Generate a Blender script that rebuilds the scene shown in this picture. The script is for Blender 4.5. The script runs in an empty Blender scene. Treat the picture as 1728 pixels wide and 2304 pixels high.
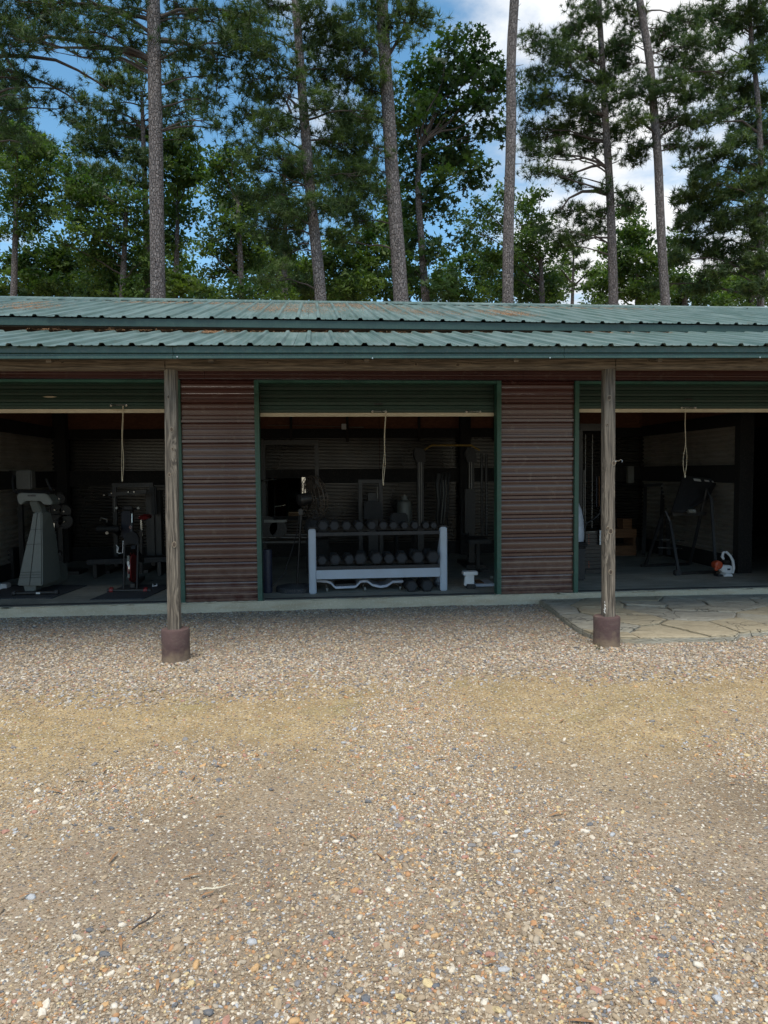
import bpy, bmesh, math, random
import numpy as np
from mathutils import Vector, Matrix, noise

random.seed(7); rng = np.random.default_rng(11)
SC = bpy.context.scene
COL = SC.collection
R = math.radians

# ---------------------------------------------------------------- camera
CAM_F, CAM_PITCH, CAM_YAW, CAM_ROLL, CAM_H = 1600.0, R(3.2), 0.0955, 0.009, 1.55
fw = np.array([math.sin(CAM_YAW)*math.cos(CAM_PITCH), math.cos(CAM_YAW)*math.cos(CAM_PITCH), -math.sin(CAM_PITCH)])
rt = np.array([math.cos(CAM_YAW), -math.sin(CAM_YAW), 0.0]); up = np.cross(rt, fw)
c_, s_ = math.cos(CAM_ROLL), math.sin(CAM_ROLL)
rt, up = c_*rt - s_*up, s_*rt + c_*up
cam = bpy.data.objects.new('camera', bpy.data.cameras.new('camera')); COL.objects.link(cam)
cam.data.sensor_fit = 'VERTICAL'; cam.data.sensor_height = 24.0; cam.data.lens = 24.0*CAM_F/2304.0
cam.data.clip_start = 0.05; cam.data.clip_end = 2000
M = Matrix(((rt[0], up[0], -fw[0], 0), (rt[1], up[1], -fw[1], 0), (rt[2], up[2], -fw[2], CAM_H), (0, 0, 0, 1)))
cam.matrix_world = M
SC.camera = cam

# ---------------------------------------------------------------- sky and sun (noon, high sun to the front, veiled by bright thin cloud, so its shadows are very soft)
SUN_D = Vector((0.06, 0.42, -1.0)).normalized()
world = bpy.data.worlds.new('World'); SC.world = world; world.use_nodes = True
wn = world.node_tree.nodes; wl = world.node_tree.links; wn.clear()
def W(t, **k):
    n = wn.new(t)
    for a, b in k.items(): setattr(n, a, b)
    return n
wo = W('ShaderNodeOutputWorld')
sky = W('ShaderNodeTexSky', sky_type='NISHITA', sun_disc=False, sun_elevation=math.asin(-SUN_D.z),
        sun_rotation=math.atan2(-SUN_D.x, -SUN_D.y) % (2*math.pi), air_density=1.0, dust_density=0.4, ozone_density=1.2)
tc = W('ShaderNodeTexCoord'); sep = W('ShaderNodeSeparateXYZ'); wl.new(tc.outputs['Generated'], sep.inputs[0])
def wm(op, a, b=None, clamp=False):
    n = W('ShaderNodeMath', operation=op, use_clamp=clamp)
    for i, s in enumerate((a, b)):
        if s is None: continue
        if isinstance(s, (int, float)): n.inputs[i].default_value = s
        else: wl.new(s, n.inputs[i])
    return n.outputs[0]
zc = wm('MAXIMUM', wm('ADD', sep.outputs[2], 0.22), 0.05)
comb = W('ShaderNodeCombineXYZ'); wl.new(wm('DIVIDE', sep.outputs[0], zc), comb.inputs[0]); wl.new(wm('DIVIDE', sep.outputs[1], zc), comb.inputs[1])
CLOUD_OFF = (7.14, 16.33, 0.0)
mp = W('ShaderNodeMapping'); mp.inputs['Location'].default_value = CLOUD_OFF; wl.new(comb.outputs[0], mp.inputs[0])
nz = W('ShaderNodeTexNoise'); nz.inputs['Scale'].default_value = 0.95; nz.inputs['Detail'].default_value = 9; nz.inputs['Roughness'].default_value = 0.56
wl.new(mp.outputs[0], nz.inputs['Vector'])
mask = W('ShaderNodeMapRange'); mask.interpolation_type = 'SMOOTHSTEP'
mask.inputs[1].default_value = 0.505; mask.inputs[2].default_value = 0.62
wl.new(nz.outputs[0], mask.inputs[0])
nz2 = W('ShaderNodeTexNoise'); nz2.inputs['Scale'].default_value = 2.6; nz2.inputs['Detail'].default_value = 6
wl.new(mp.outputs[0], nz2.inputs['Vector'])
cr = W('ShaderNodeMapRange'); cr.inputs[1].default_value = .35; cr.inputs[2].default_value = .65; cr.inputs[3].default_value = 6.2; cr.inputs[4].default_value = 8.6
wl.new(nz2.outputs[0], cr.inputs[0])
cc = W('ShaderNodeCombineXYZ')
for i, k in enumerate((0.99, 1.0, 1.01)): wl.new(wm('MULTIPLY', cr.outputs[0], k), cc.inputs[i])
hs = W('ShaderNodeHueSaturation'); hs.inputs['Hue'].default_value = 0.485; hs.inputs['Saturation'].default_value = 1.18; hs.inputs['Value'].default_value = 1.5
wl.new(sky.outputs[0], hs.inputs['Color'])
mx = W('ShaderNodeMixRGB'); wl.new(mask.outputs[0], mx.inputs[0]); wl.new(hs.outputs[0], mx.inputs[1]); wl.new(cc.outputs[0], mx.inputs[2])
bg = W('ShaderNodeBackground'); bg.inputs['Strength'].default_value = 0.125
wl.new(mx.outputs[0], bg.inputs[0]); wl.new(bg.outputs[0], wo.inputs[0])

sun = bpy.data.objects.new('sun', bpy.data.lights.new('sun', 'SUN')); COL.objects.link(sun)
sun.data.energy = 4.3; sun.data.angle = R(40); sun.data.color = (1.0, 0.925, 0.80)
sun.rotation_euler = SUN_D.to_track_quat('-Z', 'Y').to_euler(); sun.location = (0, 0, 30)

vs = SC.view_settings; SC.display_settings.display_device = 'sRGB'
vs.view_transform = 'Standard'; vs.look = 'None'; vs.exposure = 0.12; vs.gamma = 1.0; vs.use_curve_mapping = False
SC.cycles.max_bounces = 8; SC.cycles.diffuse_bounces = 3; SC.cycles.glossy_bounces = 4; SC.cycles.transparent_max_bounces = 8
SC.cycles.caustics_reflective = False; SC.cycles.caustics_refractive = False

# ---------------------------------------------------------------- measuring: where a sight line of the survey photo meets a vertical / horizontal plane
def _ray(px, py): return fw + (px-864)/CAM_F*rt - (py-1152)/CAM_F*up
def at(px, py, y):
    d = _ray(px, py); t = y/d[1]; return Vector((t*d[0], y, CAM_H + t*d[2]))
def atz(px, py, z):
    d = _ray(px, py); t = (z-CAM_H)/d[2]; return Vector((t*d[0], t*d[1], z))

# ---------------------------------------------------------------- mesh helpers
class MB:
    def __init__(s): s.v = []; s.f = []
    def add(s, vs, fs):
        o = len(s.v); s.v += [tuple(v) for v in vs]; s.f += [tuple(i+o for i in f) for f in fs]; return s
    def box(s, c, d, rot=None):
        c = Vector(c); h = [x/2 for x in d]; P = []
        for z in (-1, 1):
            for x, y in ((-1, -1), (1, -1), (1, 1), (-1, 1)):
                p = Vector((x*h[0], y*h[1], z*h[2]));
                if rot is not None: p = rot @ p
                P.append(c+p)
        return s.add(P, [(3, 2, 1, 0), (4, 5, 6, 7), (0, 1, 5, 4), (1, 2, 6, 5), (2, 3, 7, 6), (3, 0, 4, 7)])
    def bb(s, x0, x1, y0, y1, z0, z1): return s.box(((x0+x1)/2, (y0+y1)/2, (z0+z1)/2), (x1-x0, y1-y0, z1-z0))
    def beam(s, a, b, w, h, upv=(0, 0, 1)):
        a = Vector(a); b = Vector(b); d = (b-a).normalized(); u = Vector(upv)
        if abs(d.dot(u)) > .98: u = Vector((0, 1, 0))
        x = d.cross(u).normalized(); z = x.cross(d)
        P = [q + x*sx*w/2 + z*sz*h/2 for q in (a, b) for sx, sz in ((-1, -1), (1, -1), (1, 1), (-1, 1))]
        return s.add(P, [(3, 2, 1, 0), (4, 5, 6, 7), (0, 1, 5, 4), (1, 2, 6, 5), (2, 3, 7, 6), (3, 0, 4, 7)])
    def tube(s, pts, r, n=8, caps=True):
        pts = [Vector(p) for p in pts]; m = len(pts); rs = r if isinstance(r, (list, tuple)) else [r]*m
        t0 = (pts[1]-pts[0]).normalized(); u = t0.orthogonal().normalized(); P = []
        for i, p in enumerate(pts):
            t = ((pts[min(i+1, m-1)]-pts[max(i-1, 0)])).normalized()
            u = (u - t*u.dot(t)); u = u.normalized() if u.length > 1e-6 else t.orthogonal().normalized(); w = t.cross(u)
            for k in range(n):
                a = 2*math.pi*k/n; P.append(p + (u*math.cos(a)+w*math.sin(a))*rs[i])
        F = [(i*n+k, i*n+(k+1) % n, (i+1)*n+(k+1) % n, (i+1)*n+k) for i in range(m-1) for k in range(n)]
        if caps: F += [tuple(range(n-1, -1, -1)), tuple((m-1)*n+k for k in range(n))]
        return s.add(P, F)
    def cyl(s, a, b, r, n=16): return s.tube([a, b], r if isinstance(r, (list, tuple)) else [r, r], n)
    def lathe(s, prof, c, n=20, axis='z'):
        c = Vector(c); P = []
        for r, h in prof:
            for k in range(n):
                a = 2*math.pi*k/n; x, y = r*math.cos(a), r*math.sin(a)
                P.append(c + (Vector((x, y, h)) if axis == 'z' else Vector((h, x, y)) if axis == 'x' else Vector((x, h, y))))
        m = len(prof); F = [(i*n+k, i*n+(k+1) % n, (i+1)*n+(k+1) % n, (i+1)*n+k) for i in range(m-1) for k in range(n)]
        if axis == 'y': F = [f[::-1] for f in F]
        F += [tuple(range(n-1, -1, -1)), tuple((m-1)*n+k for k in range(n))]
        return s.add(P, F)
    def prism(s, poly, d):      # poly: 3D points (one cap), d: extrusion vector
        n = len(poly); A = [Vector(p) for p in poly]; d = Vector(d)
        return s.add(A+[p+d for p in A], [tuple(range(n-1, -1, -1)), tuple(range(n, 2*n))] + [(i, (i+1) % n, n+(i+1) % n, n+i) for i in range(n)])
    def sheet(s, prof, x0, x1, fx, nx=1):   # open profile swept along x: fx(x, p) -> point
        m = len(prof); P = [fx(x0+(x1-x0)*j/nx, p) for j in range(nx+1) for p in prof]
        return s.add(P, [(j*m+i, j*m+i+1, (j+1)*m+i+1, (j+1)*m+i) for j in range(nx) for i in range(m-1)])
    def build(s, name, mat, parent=None, smooth=False, bevel=0, origin=None, seg=2):
        if parent is not None: o0 = Vector(parent['_o'])
        elif origin is not None: o0 = Vector(origin)
        else:
            a = np.array(s.v); o0 = Vector(((a[:, 0].min()+a[:, 0].max())/2, (a[:, 1].min()+a[:, 1].max())/2, a[:, 2].min()))
        me = bpy.data.meshes.new(name); me.from_pydata([tuple(Vector(v)-o0) for v in s.v], [], s.f); me.update()
        bm = bmesh.new(); bm.from_mesh(me); bmesh.ops.recalc_face_normals(bm, faces=bm.faces)
        if bevel:
            bmesh.ops.bevel(bm, geom=[e for e in bm.edges if len(e.link_faces) == 2 and e.calc_face_angle(0) > .6], offset=bevel, segments=seg, affect='EDGES', clamp_overlap=True)
        bm.to_mesh(me); bm.free()
        if smooth:
            me.polygons.foreach_set('use_smooth', [True]*len(me.polygons))
            try: me.set_sharp_from_angle(angle=R(40))
            except Exception: pass
        me.materials.append(mat)
        o = bpy.data.objects.new(name, me); COL.objects.link(o)
        if parent is not None: o.parent = parent
        else: o.location = o0
        o['_o'] = tuple(o0)
        return o
def thing(name, label, cat, loc, group=None):
    o = bpy.data.objects.new(name, None); COL.objects.link(o); o.location = loc; o['_o'] = tuple(loc); o.empty_display_size = .2
    o['label'] = label; o['category'] = cat
    if group: o['group'] = group
    return o
def tag(o, label=None, cat=None, group=None, kind=None):
    if label: o['label'] = label
    if cat: o['category'] = cat
    if group: o['group'] = group
    if kind: o['kind'] = kind
    return o
def dup(root, loc, rz=None, label=None, scale=None):
    r = root.copy(); COL.objects.link(r); r.location = loc
    if rz is not None: r.rotation_euler = (0, 0, rz)
    if scale: r.scale = (scale,)*3
    if label: r['label'] = label
    for ch in list(root.children):
        c = ch.copy(); COL.objects.link(c); c.parent = r
        for g in ch.children:
            d = g.copy(); COL.objects.link(d); d.parent = c
    return r

# ---------------------------------------------------------------- materials
class NB:
    def __init__(s, name):
        s.m = bpy.data.materials.new(name); s.m.use_nodes = True; s.n = s.m.node_tree.nodes; s.l = s.m.node_tree.links
        s.b = s.n['Principled BSDF']; s.out = s.n['Material Output']
    def N(s, t, ins=None, **k):
        n = s.n.new(t)
        for a, b in k.items(): setattr(n, a, b)
        for a, b in (ins or {}).items(): s.set(n.inputs[a], b)
        return n
    def set(s, inp, v):
        if hasattr(v, 'is_output') or isinstance(v, bpy.types.NodeSocket): s.l.new(v, inp)
        else: inp.default_value = v
    def coord(s, scale=(1, 1, 1), kind='Object', loc=(0, 0, 0)):
        t = s.N('ShaderNodeTexCoord'); m = s.N('ShaderNodeMapping', {'Scale': scale, 'Location': loc}); s.l.new(t.outputs[kind], m.inputs[0]); return m.outputs[0]
    def world(s, scale=(1, 1, 1)):
        t = s.N('ShaderNodeNewGeometry'); m = s.N('ShaderNodeMapping', {'Scale': scale}); s.l.new(t.outputs['Position'], m.inputs[0]); return m.outputs[0]
    def noise(s, v, sc, det=4, ro=.55, dist=0): return s.N('ShaderNodeTexNoise', {'Vector': v, 'Scale': sc, 'Detail': det, 'Roughness': ro, 'Distortion': dist}).outputs[0]
    def ramp(s, f, stops, interp='LINEAR'):
        n = s.N('ShaderNodeValToRGB', {'Fac': f}); n.color_ramp.interpolation = interp; e = n.color_ramp.elements
        while len(e) > 1: e.remove(e[-1])
        for i, (p, c) in enumerate(stops):
            x = e[0] if i == 0 else e.new(p)
            x.position = p; x.color = (*c, 1) if len(c) == 3 else c
        return n.outputs[0]
    def mix(s, f, a, b, mode='MIX'):
        n = s.N('ShaderNodeMixRGB', blend_type=mode)
        for i, v in enumerate((f, a, b)):
            if isinstance(v, tuple) and len(v) == 3: v = (*v, 1)
            s.set(n.inputs[i], v)
        return n.outputs[0]
    def math(s, op, a, b=0.0, clamp=False):
        n = s.N('ShaderNodeMath', operation=op, use_clamp=clamp); s.set(n.inputs[0], a); s.set(n.inputs[1], b); return n.outputs[0]
    def mr(s, v, a, b, c=0.0, d=1.0, smooth=False):
        n = s.N('ShaderNodeMapRange', {0: v, 1: a, 2: b, 3: c, 4: d}); n.interpolation_type = 'SMOOTHSTEP' if smooth else 'LINEAR'; return n.outputs[0]
    def bump(s, h, st=.3, d=.01, nrm=None):
        n = s.N('ShaderNodeBump', {'Height': h, 'Strength': st, 'Distance': d})
        if nrm is not None: s.l.new(nrm, n.inputs['Normal'])
        return n.outputs[0]
    def fin(s, col=None, rough=None, metal=None, nrm=None, spec=None):
        for k, v in (('Base Color', col), ('Roughness', rough), ('Metallic', metal), ('Normal', nrm), ('Specular IOR Level', spec)):
            if v is not None:
                if isinstance(v, tuple) and len(v) == 3 and k == 'Base Color': v = (*v, 1)
                s.set(s.b.inputs[k], v)
        return s.m
def paint(name, col, rough=.5, metal=0.0, var=.25, dust=.15, sc=6, bump=.05, spec=.5, dustcol=(.32, .28, .22)):
    b = NB(name); v = b.world(); n1 = b.noise(v, sc, 6, .65); n2 = b.noise(v, sc*9, 4)
    c = b.mix(b.mr(n1, .3, .7), tuple(x*(1-var) for x in col), tuple(min(1, x*(1+var)) for x in col))
    c = b.mix(b.math('MULTIPLY', b.mr(n2, .5, .75), dust), c, dustcol)
    return b.fin(c, b.mr(n1, .2, .8, max(.05, rough-.1), min(1, rough+.12)), metal, b.bump(n2, bump, .004), spec)

mat_teal = None
def m_roof():
    b = NB('green_roof_metal'); v = b.world(); st = b.world((1, .18, .4))
    n1 = b.noise(st, 3.2, 6, .6); n2 = b.noise(v, 40, 3); n3 = b.noise(b.world((9, .5, .5)), 3, 4)
    c = b.mix(b.mr(n1, .3, .7), (.070, .116, .103), (.120, .175, .158))
    c = b.mix(b.math('MULTIPLY', b.mr(n3, .42, .75), .42), c, (.27, .33, .325))       # chalky streaks
    c = b.mix(b.math('MULTIPLY', b.mr(b.noise(v, 7, 6, .7), .56, .72), .30), c, (.16, .13, .09))   # dirt
    return b.fin(c, b.mr(n1, .3, .7, .30, .48), .0, b.bump(n2, .06, .004), .5)
MATS = {}
MATS['roof'] = m_roof()
MATS['green_trim'] = paint('green_trim_paint', (.021, .060, .052), .38, 0, .2, .12)
MATS['green_frame'] = paint('green_door_frame_paint', (.022, .085, .062), .42, 0, .25, .10)
MATS['shutter'] = paint('dark_green_shutter_paint', (.012, .040, .029), .5, 0, .2, .08)
MATS['underside'] = paint('dark_roof_underside', (.05, .035, .025), .85, 0, .3, .05)
MATS['bar'] = paint('cream_bottom_bar', (.50, .45, .33), .5, 0, .12, .3)
MATS['chrome'] = paint('worn_chrome', (.45, .44, .41), .25, 1.0, .1, .05)
MATS['black'] = paint('black_painted_steel', (.009, .009, .010), .42, 0, .3, .12)
MATS['blackplastic'] = paint('black_rubber_plastic', (.013, .0135, .016), .6, 0, .3, .10)
MATS['rubbermat'] = paint('grey_blue_rubber_mat', (.030, .034, .042), .8, 0, .3, .35, 9)
MATS['grey_shell'] = paint('grey_green_plastic_shell', (.105, .118, .110), .45, 0, .10, .12)
MATS['silver'] = paint('silver_grey_paint', (.36, .42, .50), .42, .1, .08, .10)
MATS['display'] = paint('grey_console_plastic', (.050, .050, .046), .5, 0, .1, .1)
MATS['dull'] = paint('dull_steel', (.20, .195, .185), .45, .9, .2, .1)
MATS['trim_shaded'] = paint('green_trim_paint_shaded', (.017, .050, .042), .42, 0, .2, .08)  # trim green darkened: the shade on the upper eave is put into the colour
MATS['silver_light'] = paint('pale_silver_plastic', (.42, .46, .54), .45, 0, .1, .15)
MATS['white'] = paint('white_plastic', (.66, .68, .70), .45, 0, .06, .12)
MATS['paper'] = paint('white_label_paper', (.62, .62, .60), .7, 0, .05, .05)
MATS['hex'] = paint('dark_rubber_hex', (.006, .0065, .008), .8, 0, .3, .03, 14)
MATS['hexface'] = paint('dusty_rubber_face', (.020, .023, .029), .8, 0, .3, .08, 14)
MATS['red'] = paint('red_plastic', (.17, .010, .012), .4, 0, .15, .08)
MATS['orange'] = paint('orange_red_plastic', (.42, .065, .022), .45, 0, .12, .08)
MATS['yellow'] = paint('yellow_bar_paint', (.20, .12, .015), .45, 0, .2, .1)
MATS['blue'] = paint('dark_blue_plastic', (.010, .014, .035), .5, 0, .2, .1)
MATS['tank'] = paint('grey_tank_enamel', (.17, .175, .16), .4, 0, .12, .2)
MATS['bag'] = paint('pale_translucent_bag', (.40, .45, .54), .35, 0, .2, .1, 14, .5)
MATS['cordm'] = paint('dirty_white_rope', (.55, .50, .38), .85, 0, .15, .2, 30)
MATS['blackwood'] = paint('black_stained_timber', (.007, .0065, .007), .8, 0, .3, .1)
MATS['fanmetal'] = paint('bronze_fan_grille', (.075, .058, .045), .5, .5, .2, .1)
MATS['knot'] = paint('dark_knot', (.06, .042, .03), .8, 0, .4, .1, 40); MATS['knotring'] = paint('pale_knot_ring', (.20, .165, .12), .85, 0, .3, .1, 60)
MATS['dropping'] = paint('white_droppings', (.75, .75, .72), .8, 0, .1, .1)
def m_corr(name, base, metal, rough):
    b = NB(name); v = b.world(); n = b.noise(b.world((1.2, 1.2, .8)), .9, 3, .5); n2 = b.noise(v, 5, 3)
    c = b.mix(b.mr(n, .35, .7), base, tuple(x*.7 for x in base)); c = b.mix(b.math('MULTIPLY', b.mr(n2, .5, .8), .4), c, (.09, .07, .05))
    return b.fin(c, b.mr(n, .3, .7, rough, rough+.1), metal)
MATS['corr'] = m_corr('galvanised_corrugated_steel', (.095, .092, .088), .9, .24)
MATS['corr_lit'] = m_corr('galvanised_corrugated_steel_lit', (.46, .43, .38), .5, .30)  # paler copy of the steel: light on the side partitions put into the colour
def m_siding():
    b = NB('brown_siding_metal'); v = b.world(); n1 = b.noise(b.world((.6, .6, .6)), 1.1, 2, .4); n2 = b.noise(v, 30, 4)
    c = b.mix(b.mr(n1, .3, .7), (.056, .018, .015), (.080, .029, .024))
    c = b.mix(b.mr(b.noise(v, 11, 5), .58, .75, 0, .25), c, (.20, .15, .12))
    zz = b.N('ShaderNodeSeparateXYZ'); b.l.new(b.world(), zz.inputs[0])
    splash = b.math('MULTIPLY', b.mr(zz.outputs[2], .75, .1), b.mr(b.noise(v, 9, 5), .35, .7))
    c = b.mix(b.math('MULTIPLY', splash, .45), c, (.24, .18, .14))
    return b.fin(c, .25, 0.0, None, .85)
MATS['siding'] = m_siding()
def m_wood(name, axis, dark, light, knots=True):
    b = NB(name); sc = {'x': (3.5, 75, 75), 'z': (75, 75, 3.5), 'y': (75, 3.5, 75)}[axis]; k = {'x': (2.2, 6, 6), 'z': (6, 6, 2.2), 'y': (6, 2.2, 6)}[axis]
    v = b.coord(sc); ks = b.coord(k); dis = b.noise(ks, 1.2, 3)
    vor = b.N('ShaderNodeTexVoronoi', {'Vector': ks, 'Scale': .95, 'Randomness': 1.0}).outputs['Distance']
    vv = b.N('ShaderNodeVectorMath', operation='ADD'); b.l.new(v, vv.inputs[0])
    sh = b.N('ShaderNodeCombineXYZ'); q = b.math('MULTIPLY', b.math('POWER', b.mr(vor, 0, .45, 1, 0), 2.0), 7.0); b.l.new(q, sh.inputs[0]); b.l.new(q, sh.inputs[1]); b.l.new(sh.outputs[0], vv.inputs[1])
    g = b.noise(vv.outputs[0], .95, 4, .55, .4); g2 = b.noise(v, 3.0, 4, .7)
    c = b.mix(b.mr(g, .40, .60), dark, light); c = b.mix(b.mr(g2, .35, .7, 0, .55), c, tuple(x*.35 for x in dark))
    if knots:
        kn = b.mr(vor, .05, .14, 1, 0, True); ring = b.math('MULTIPLY', b.mr(vor, .10, .20, 0, 1), b.mr(vor, .20, .30, 1, 0))
        c = b.mix(b.math('MULTIPLY', kn, .85), c, (.035, .022, .015))
    lg = b.noise(ks, .8, 4); c = b.mix(b.mr(lg, .45, .75, 0, .5), c, (.075, .062, .05))
    h = b.math('SUBTRACT', g, b.math('MULTIPLY', g2, .5))
    return b.fin(c, .85, 0, b.bump(h, .6, .006))
MATS['postwood'] = m_wood('weathered_post_timber', 'z', (.065, .054, .042), (.245, .21, .165))
MATS['beamwood'] = m_wood('weathered_beam_timber', 'x', (.075, .060, .045), (.25, .205, .155))
MATS['boxwood'] = m_wood('orange_brown_plywood', 'x', (.13, .058, .024), (.22, .105, .045), False)
MATS['darkframe'] = m_wood('dark_stained_framing', 'z', (.020, .014, .012), (.040, .028, .022), False)
def m_osb():
    b = NB('red_brown_strand_board'); v = b.world((1, 1, 1)); vo = b.N('ShaderNodeTexVoronoi', {'Vector': b.world((9, 9, 22)), 'Scale': 2.0})
    c = b.mix(b.mr(vo.outputs['Color'], 0, 1), (.13, .048, .024), (.22, .095, .048)); c = b.mix(b.mr(b.noise(v, .9, 4), .4, .7, 0, .6), c, (.09, .03, .018))
    return b.fin(c, .8, 0)
MATS['osb'] = m_osb()
def m_concrete(name, a, c2, stain):
    b = NB(name); v = b.world(); n = b.noise(v, 2.2, 8, .65); n2 = b.noise(v, 60, 3); n3 = b.noise(b.world((.6, 3, 3)), 3.5, 6, .7)
    c = b.mix(b.mr(n, .3, .7), a, c2); c = b.mix(b.mr(n3, .48, .75, 0, .7), c, stain); c = b.mix(b.mr(n2, .55, .75, 0, .35), c, tuple(x*1.5 for x in c2))
    return b.fin(c, .9, 0, b.bump(b.math('ADD', n2, b.math('MULTIPLY', n, 2.0)), .5, .006))
MATS['slab'] = m_concrete('weathered_concrete', (.40, .365, .275), (.54, .49, .38), (.34, .25, .15))
MATS['floor'] = m_concrete('shop_floor_concrete', (.19, .18, .15), (.34, .325, .27), (.10, .09, .075))
MATS['footing'] = m_concrete('maroon_painted_concrete', (.060, .034, .034), (.098, .060, .056), (.17, .135, .105))
_n = MATS['footing'].node_tree; _b = _n.nodes['Principled BSDF']; _src = _b.inputs['Base Color'].links[0].from_socket
_g = _n.nodes.new('ShaderNodeNewGeometry'); _s = _n.nodes.new('ShaderNodeSeparateXYZ'); _n.links.new(_g.outputs['Position'], _s.inputs[0]); _no = _n.nodes.new('ShaderNodeTexNoise'); _no.inputs['Scale'].default_value = 14; _n.links.new(_g.outputs['Position'], _no.inputs['Vector'])
_m1 = _n.nodes.new('ShaderNodeMath'); _m1.operation = 'MULTIPLY_ADD'; _n.links.new(_no.outputs[0], _m1.inputs[0]); _m1.inputs[1].default_value = -.22; _n.links.new(_s.outputs[2], _m1.inputs[2])
_mr = _n.nodes.new('ShaderNodeMapRange'); _n.links.new(_m1.outputs[0], _mr.inputs[0]); _mr.inputs[1].default_value = .03; _mr.inputs[2].default_value = -.08; _mr.inputs[4].default_value = .7
_mx = _n.nodes.new('ShaderNodeMixRGB'); _n.links.new(_mr.outputs[0], _mx.inputs[0]); _n.links.new(_src, _mx.inputs[1]); _mx.inputs[2].default_value = (.24, .18, .12, 1); _n.links.new(_mx.outputs[0], _b.inputs['Base Color'])
def m_stone(i, a, c2):
    b = NB('flagstone_%s' % i); v = b.coord((1, 1, 1), 'Object'); w = b.world((1, 2.2, 4)); n = b.noise(w, 3.0, 8, .62, 1.2); n2 = b.noise(w, 16, 5, .6, .8)
    c = b.mix(b.mr(n, .32, .68), a, c2); c = b.mix(b.mr(n2, .5, .72, 0, .5), c, tuple(x*.5 for x in a)); c = b.mix(b.mr(b.noise(w, 1.3, 4), .5, .7, 0, .4), c, (.30, .25, .165))
    wv = b.N('ShaderNodeVectorMath', operation='ADD'); b.l.new(b.world((1, 2.3, 1)), wv.inputs[0]); nn = b.N('ShaderNodeTexNoise', {'Vector': b.world((1, 1, 1)), 'Scale': 2.2, 'Detail': 5}); b.l.new(nn.outputs['Color'], wv.inputs[1])
    ck = b.N('ShaderNodeTexVoronoi', {'Vector': wv.outputs[0], 'Scale': 1.9}, feature='DISTANCE_TO_EDGE').outputs[0]
    cm = b.math('MULTIPLY', b.mr(ck, .0, .018, 1, 0), b.mr(b.noise(w, .8, 3), .42, .55)); c = b.mix(b.math('MULTIPLY', cm, .6), c, (.045, .04, .032)); n = b.math('SUBTRACT', n, b.math('MULTIPLY', cm, .7))
    return b.fin(c, .88, 0, b.bump(b.math('ADD', n, b.math('MULTIPLY', n2, .35)), .9, .03))
STONES = [m_stone('grey', (.27, .255, .205), (.40, .375, .305)), m_stone('ochre', (.30, .255, .175), (.41, .355, .25)), m_stone('blue_grey', (.255, .24, .20), (.37, .35, .29))]
def m_bark():
    b = NB('pine_bark'); v = b.coord((1, 1, .42), 'Object')
    vo = b.N('ShaderNodeTexVoronoi', {'Vector': v, 'Scale': 23.0}, feature='DISTANCE_TO_EDGE').outputs[0]
    vc = b.N('ShaderNodeTexVoronoi', {'Vector': v, 'Scale': 23.0}).outputs['Color']; n = b.noise(v, 40, 5, .6)
    c = b.mix(b.mr(vc, .2, .9), (.105, .092, .090), (.225, .200, .195)); c = b.mix(b.mr(n, .4, .75, 0, .5), c, (.28, .255, .25))
    c = b.mix(b.math('MULTIPLY', b.mr(vo, .0, .14, 1, 0), .75), c, (.045, .035, .032)); c = b.mix(b.mr(b.noise(v, 5, 5), .45, .75, 0, .5), c, (.15, .12, .115))
    h = b.math('ADD', b.mr(vo, 0, .16), b.math('MULTIPLY', n, .3))
    return b.fin(c, .95, 0, b.bump(h, .9, .04))
MATS['bark'] = m_bark()
MATS['limb'] = paint('dark_limb_bark', (.055, .042, .036), .95, 0, .3, .1, 9)
def m_leaf(name, a, c2, trans, rough=.55):
    b = NB(name); at_ = b.N('ShaderNodeAttribute', attribute_name='tint'); c = b.mix(at_.outputs['Fac'], a, c2)
    b.fin(c, rough, 0, None, .35)
    t = b.N('ShaderNodeBsdfTranslucent'); b.l.new(b.mix(1.0, c, (1.25, 1.45, .5), 'MULTIPLY'), t.inputs[0])
    mixs = b.N('ShaderNodeMixShader', {0: trans}); b.l.new(b.b.outputs[0], mixs.inputs[1]); b.l.new(t.outputs[0], mixs.inputs[2]); b.l.new(mixs.outputs[0], b.out.inputs[0])
    return b.m
MATS['needle'] = m_leaf('pine_needles', (.028, .058, .020), (.092, .138, .032), .30)
MATS['needle_far'] = m_leaf('pine_needles_far', (.032, .064, .024), (.094, .138, .036), .30)
MATS['leaf'] = m_leaf('broad_leaves', (.034, .074, .022), (.128, .190, .044), .38)
MATS['leaf_dark'] = m_leaf('gum_leaves', (.022, .054, .018), (.066, .115, .028), .34)
MATS['litter'] = paint('brown_pine_straw', (.26, .14, .065), .9, 0, .35, .1, 40)
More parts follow.
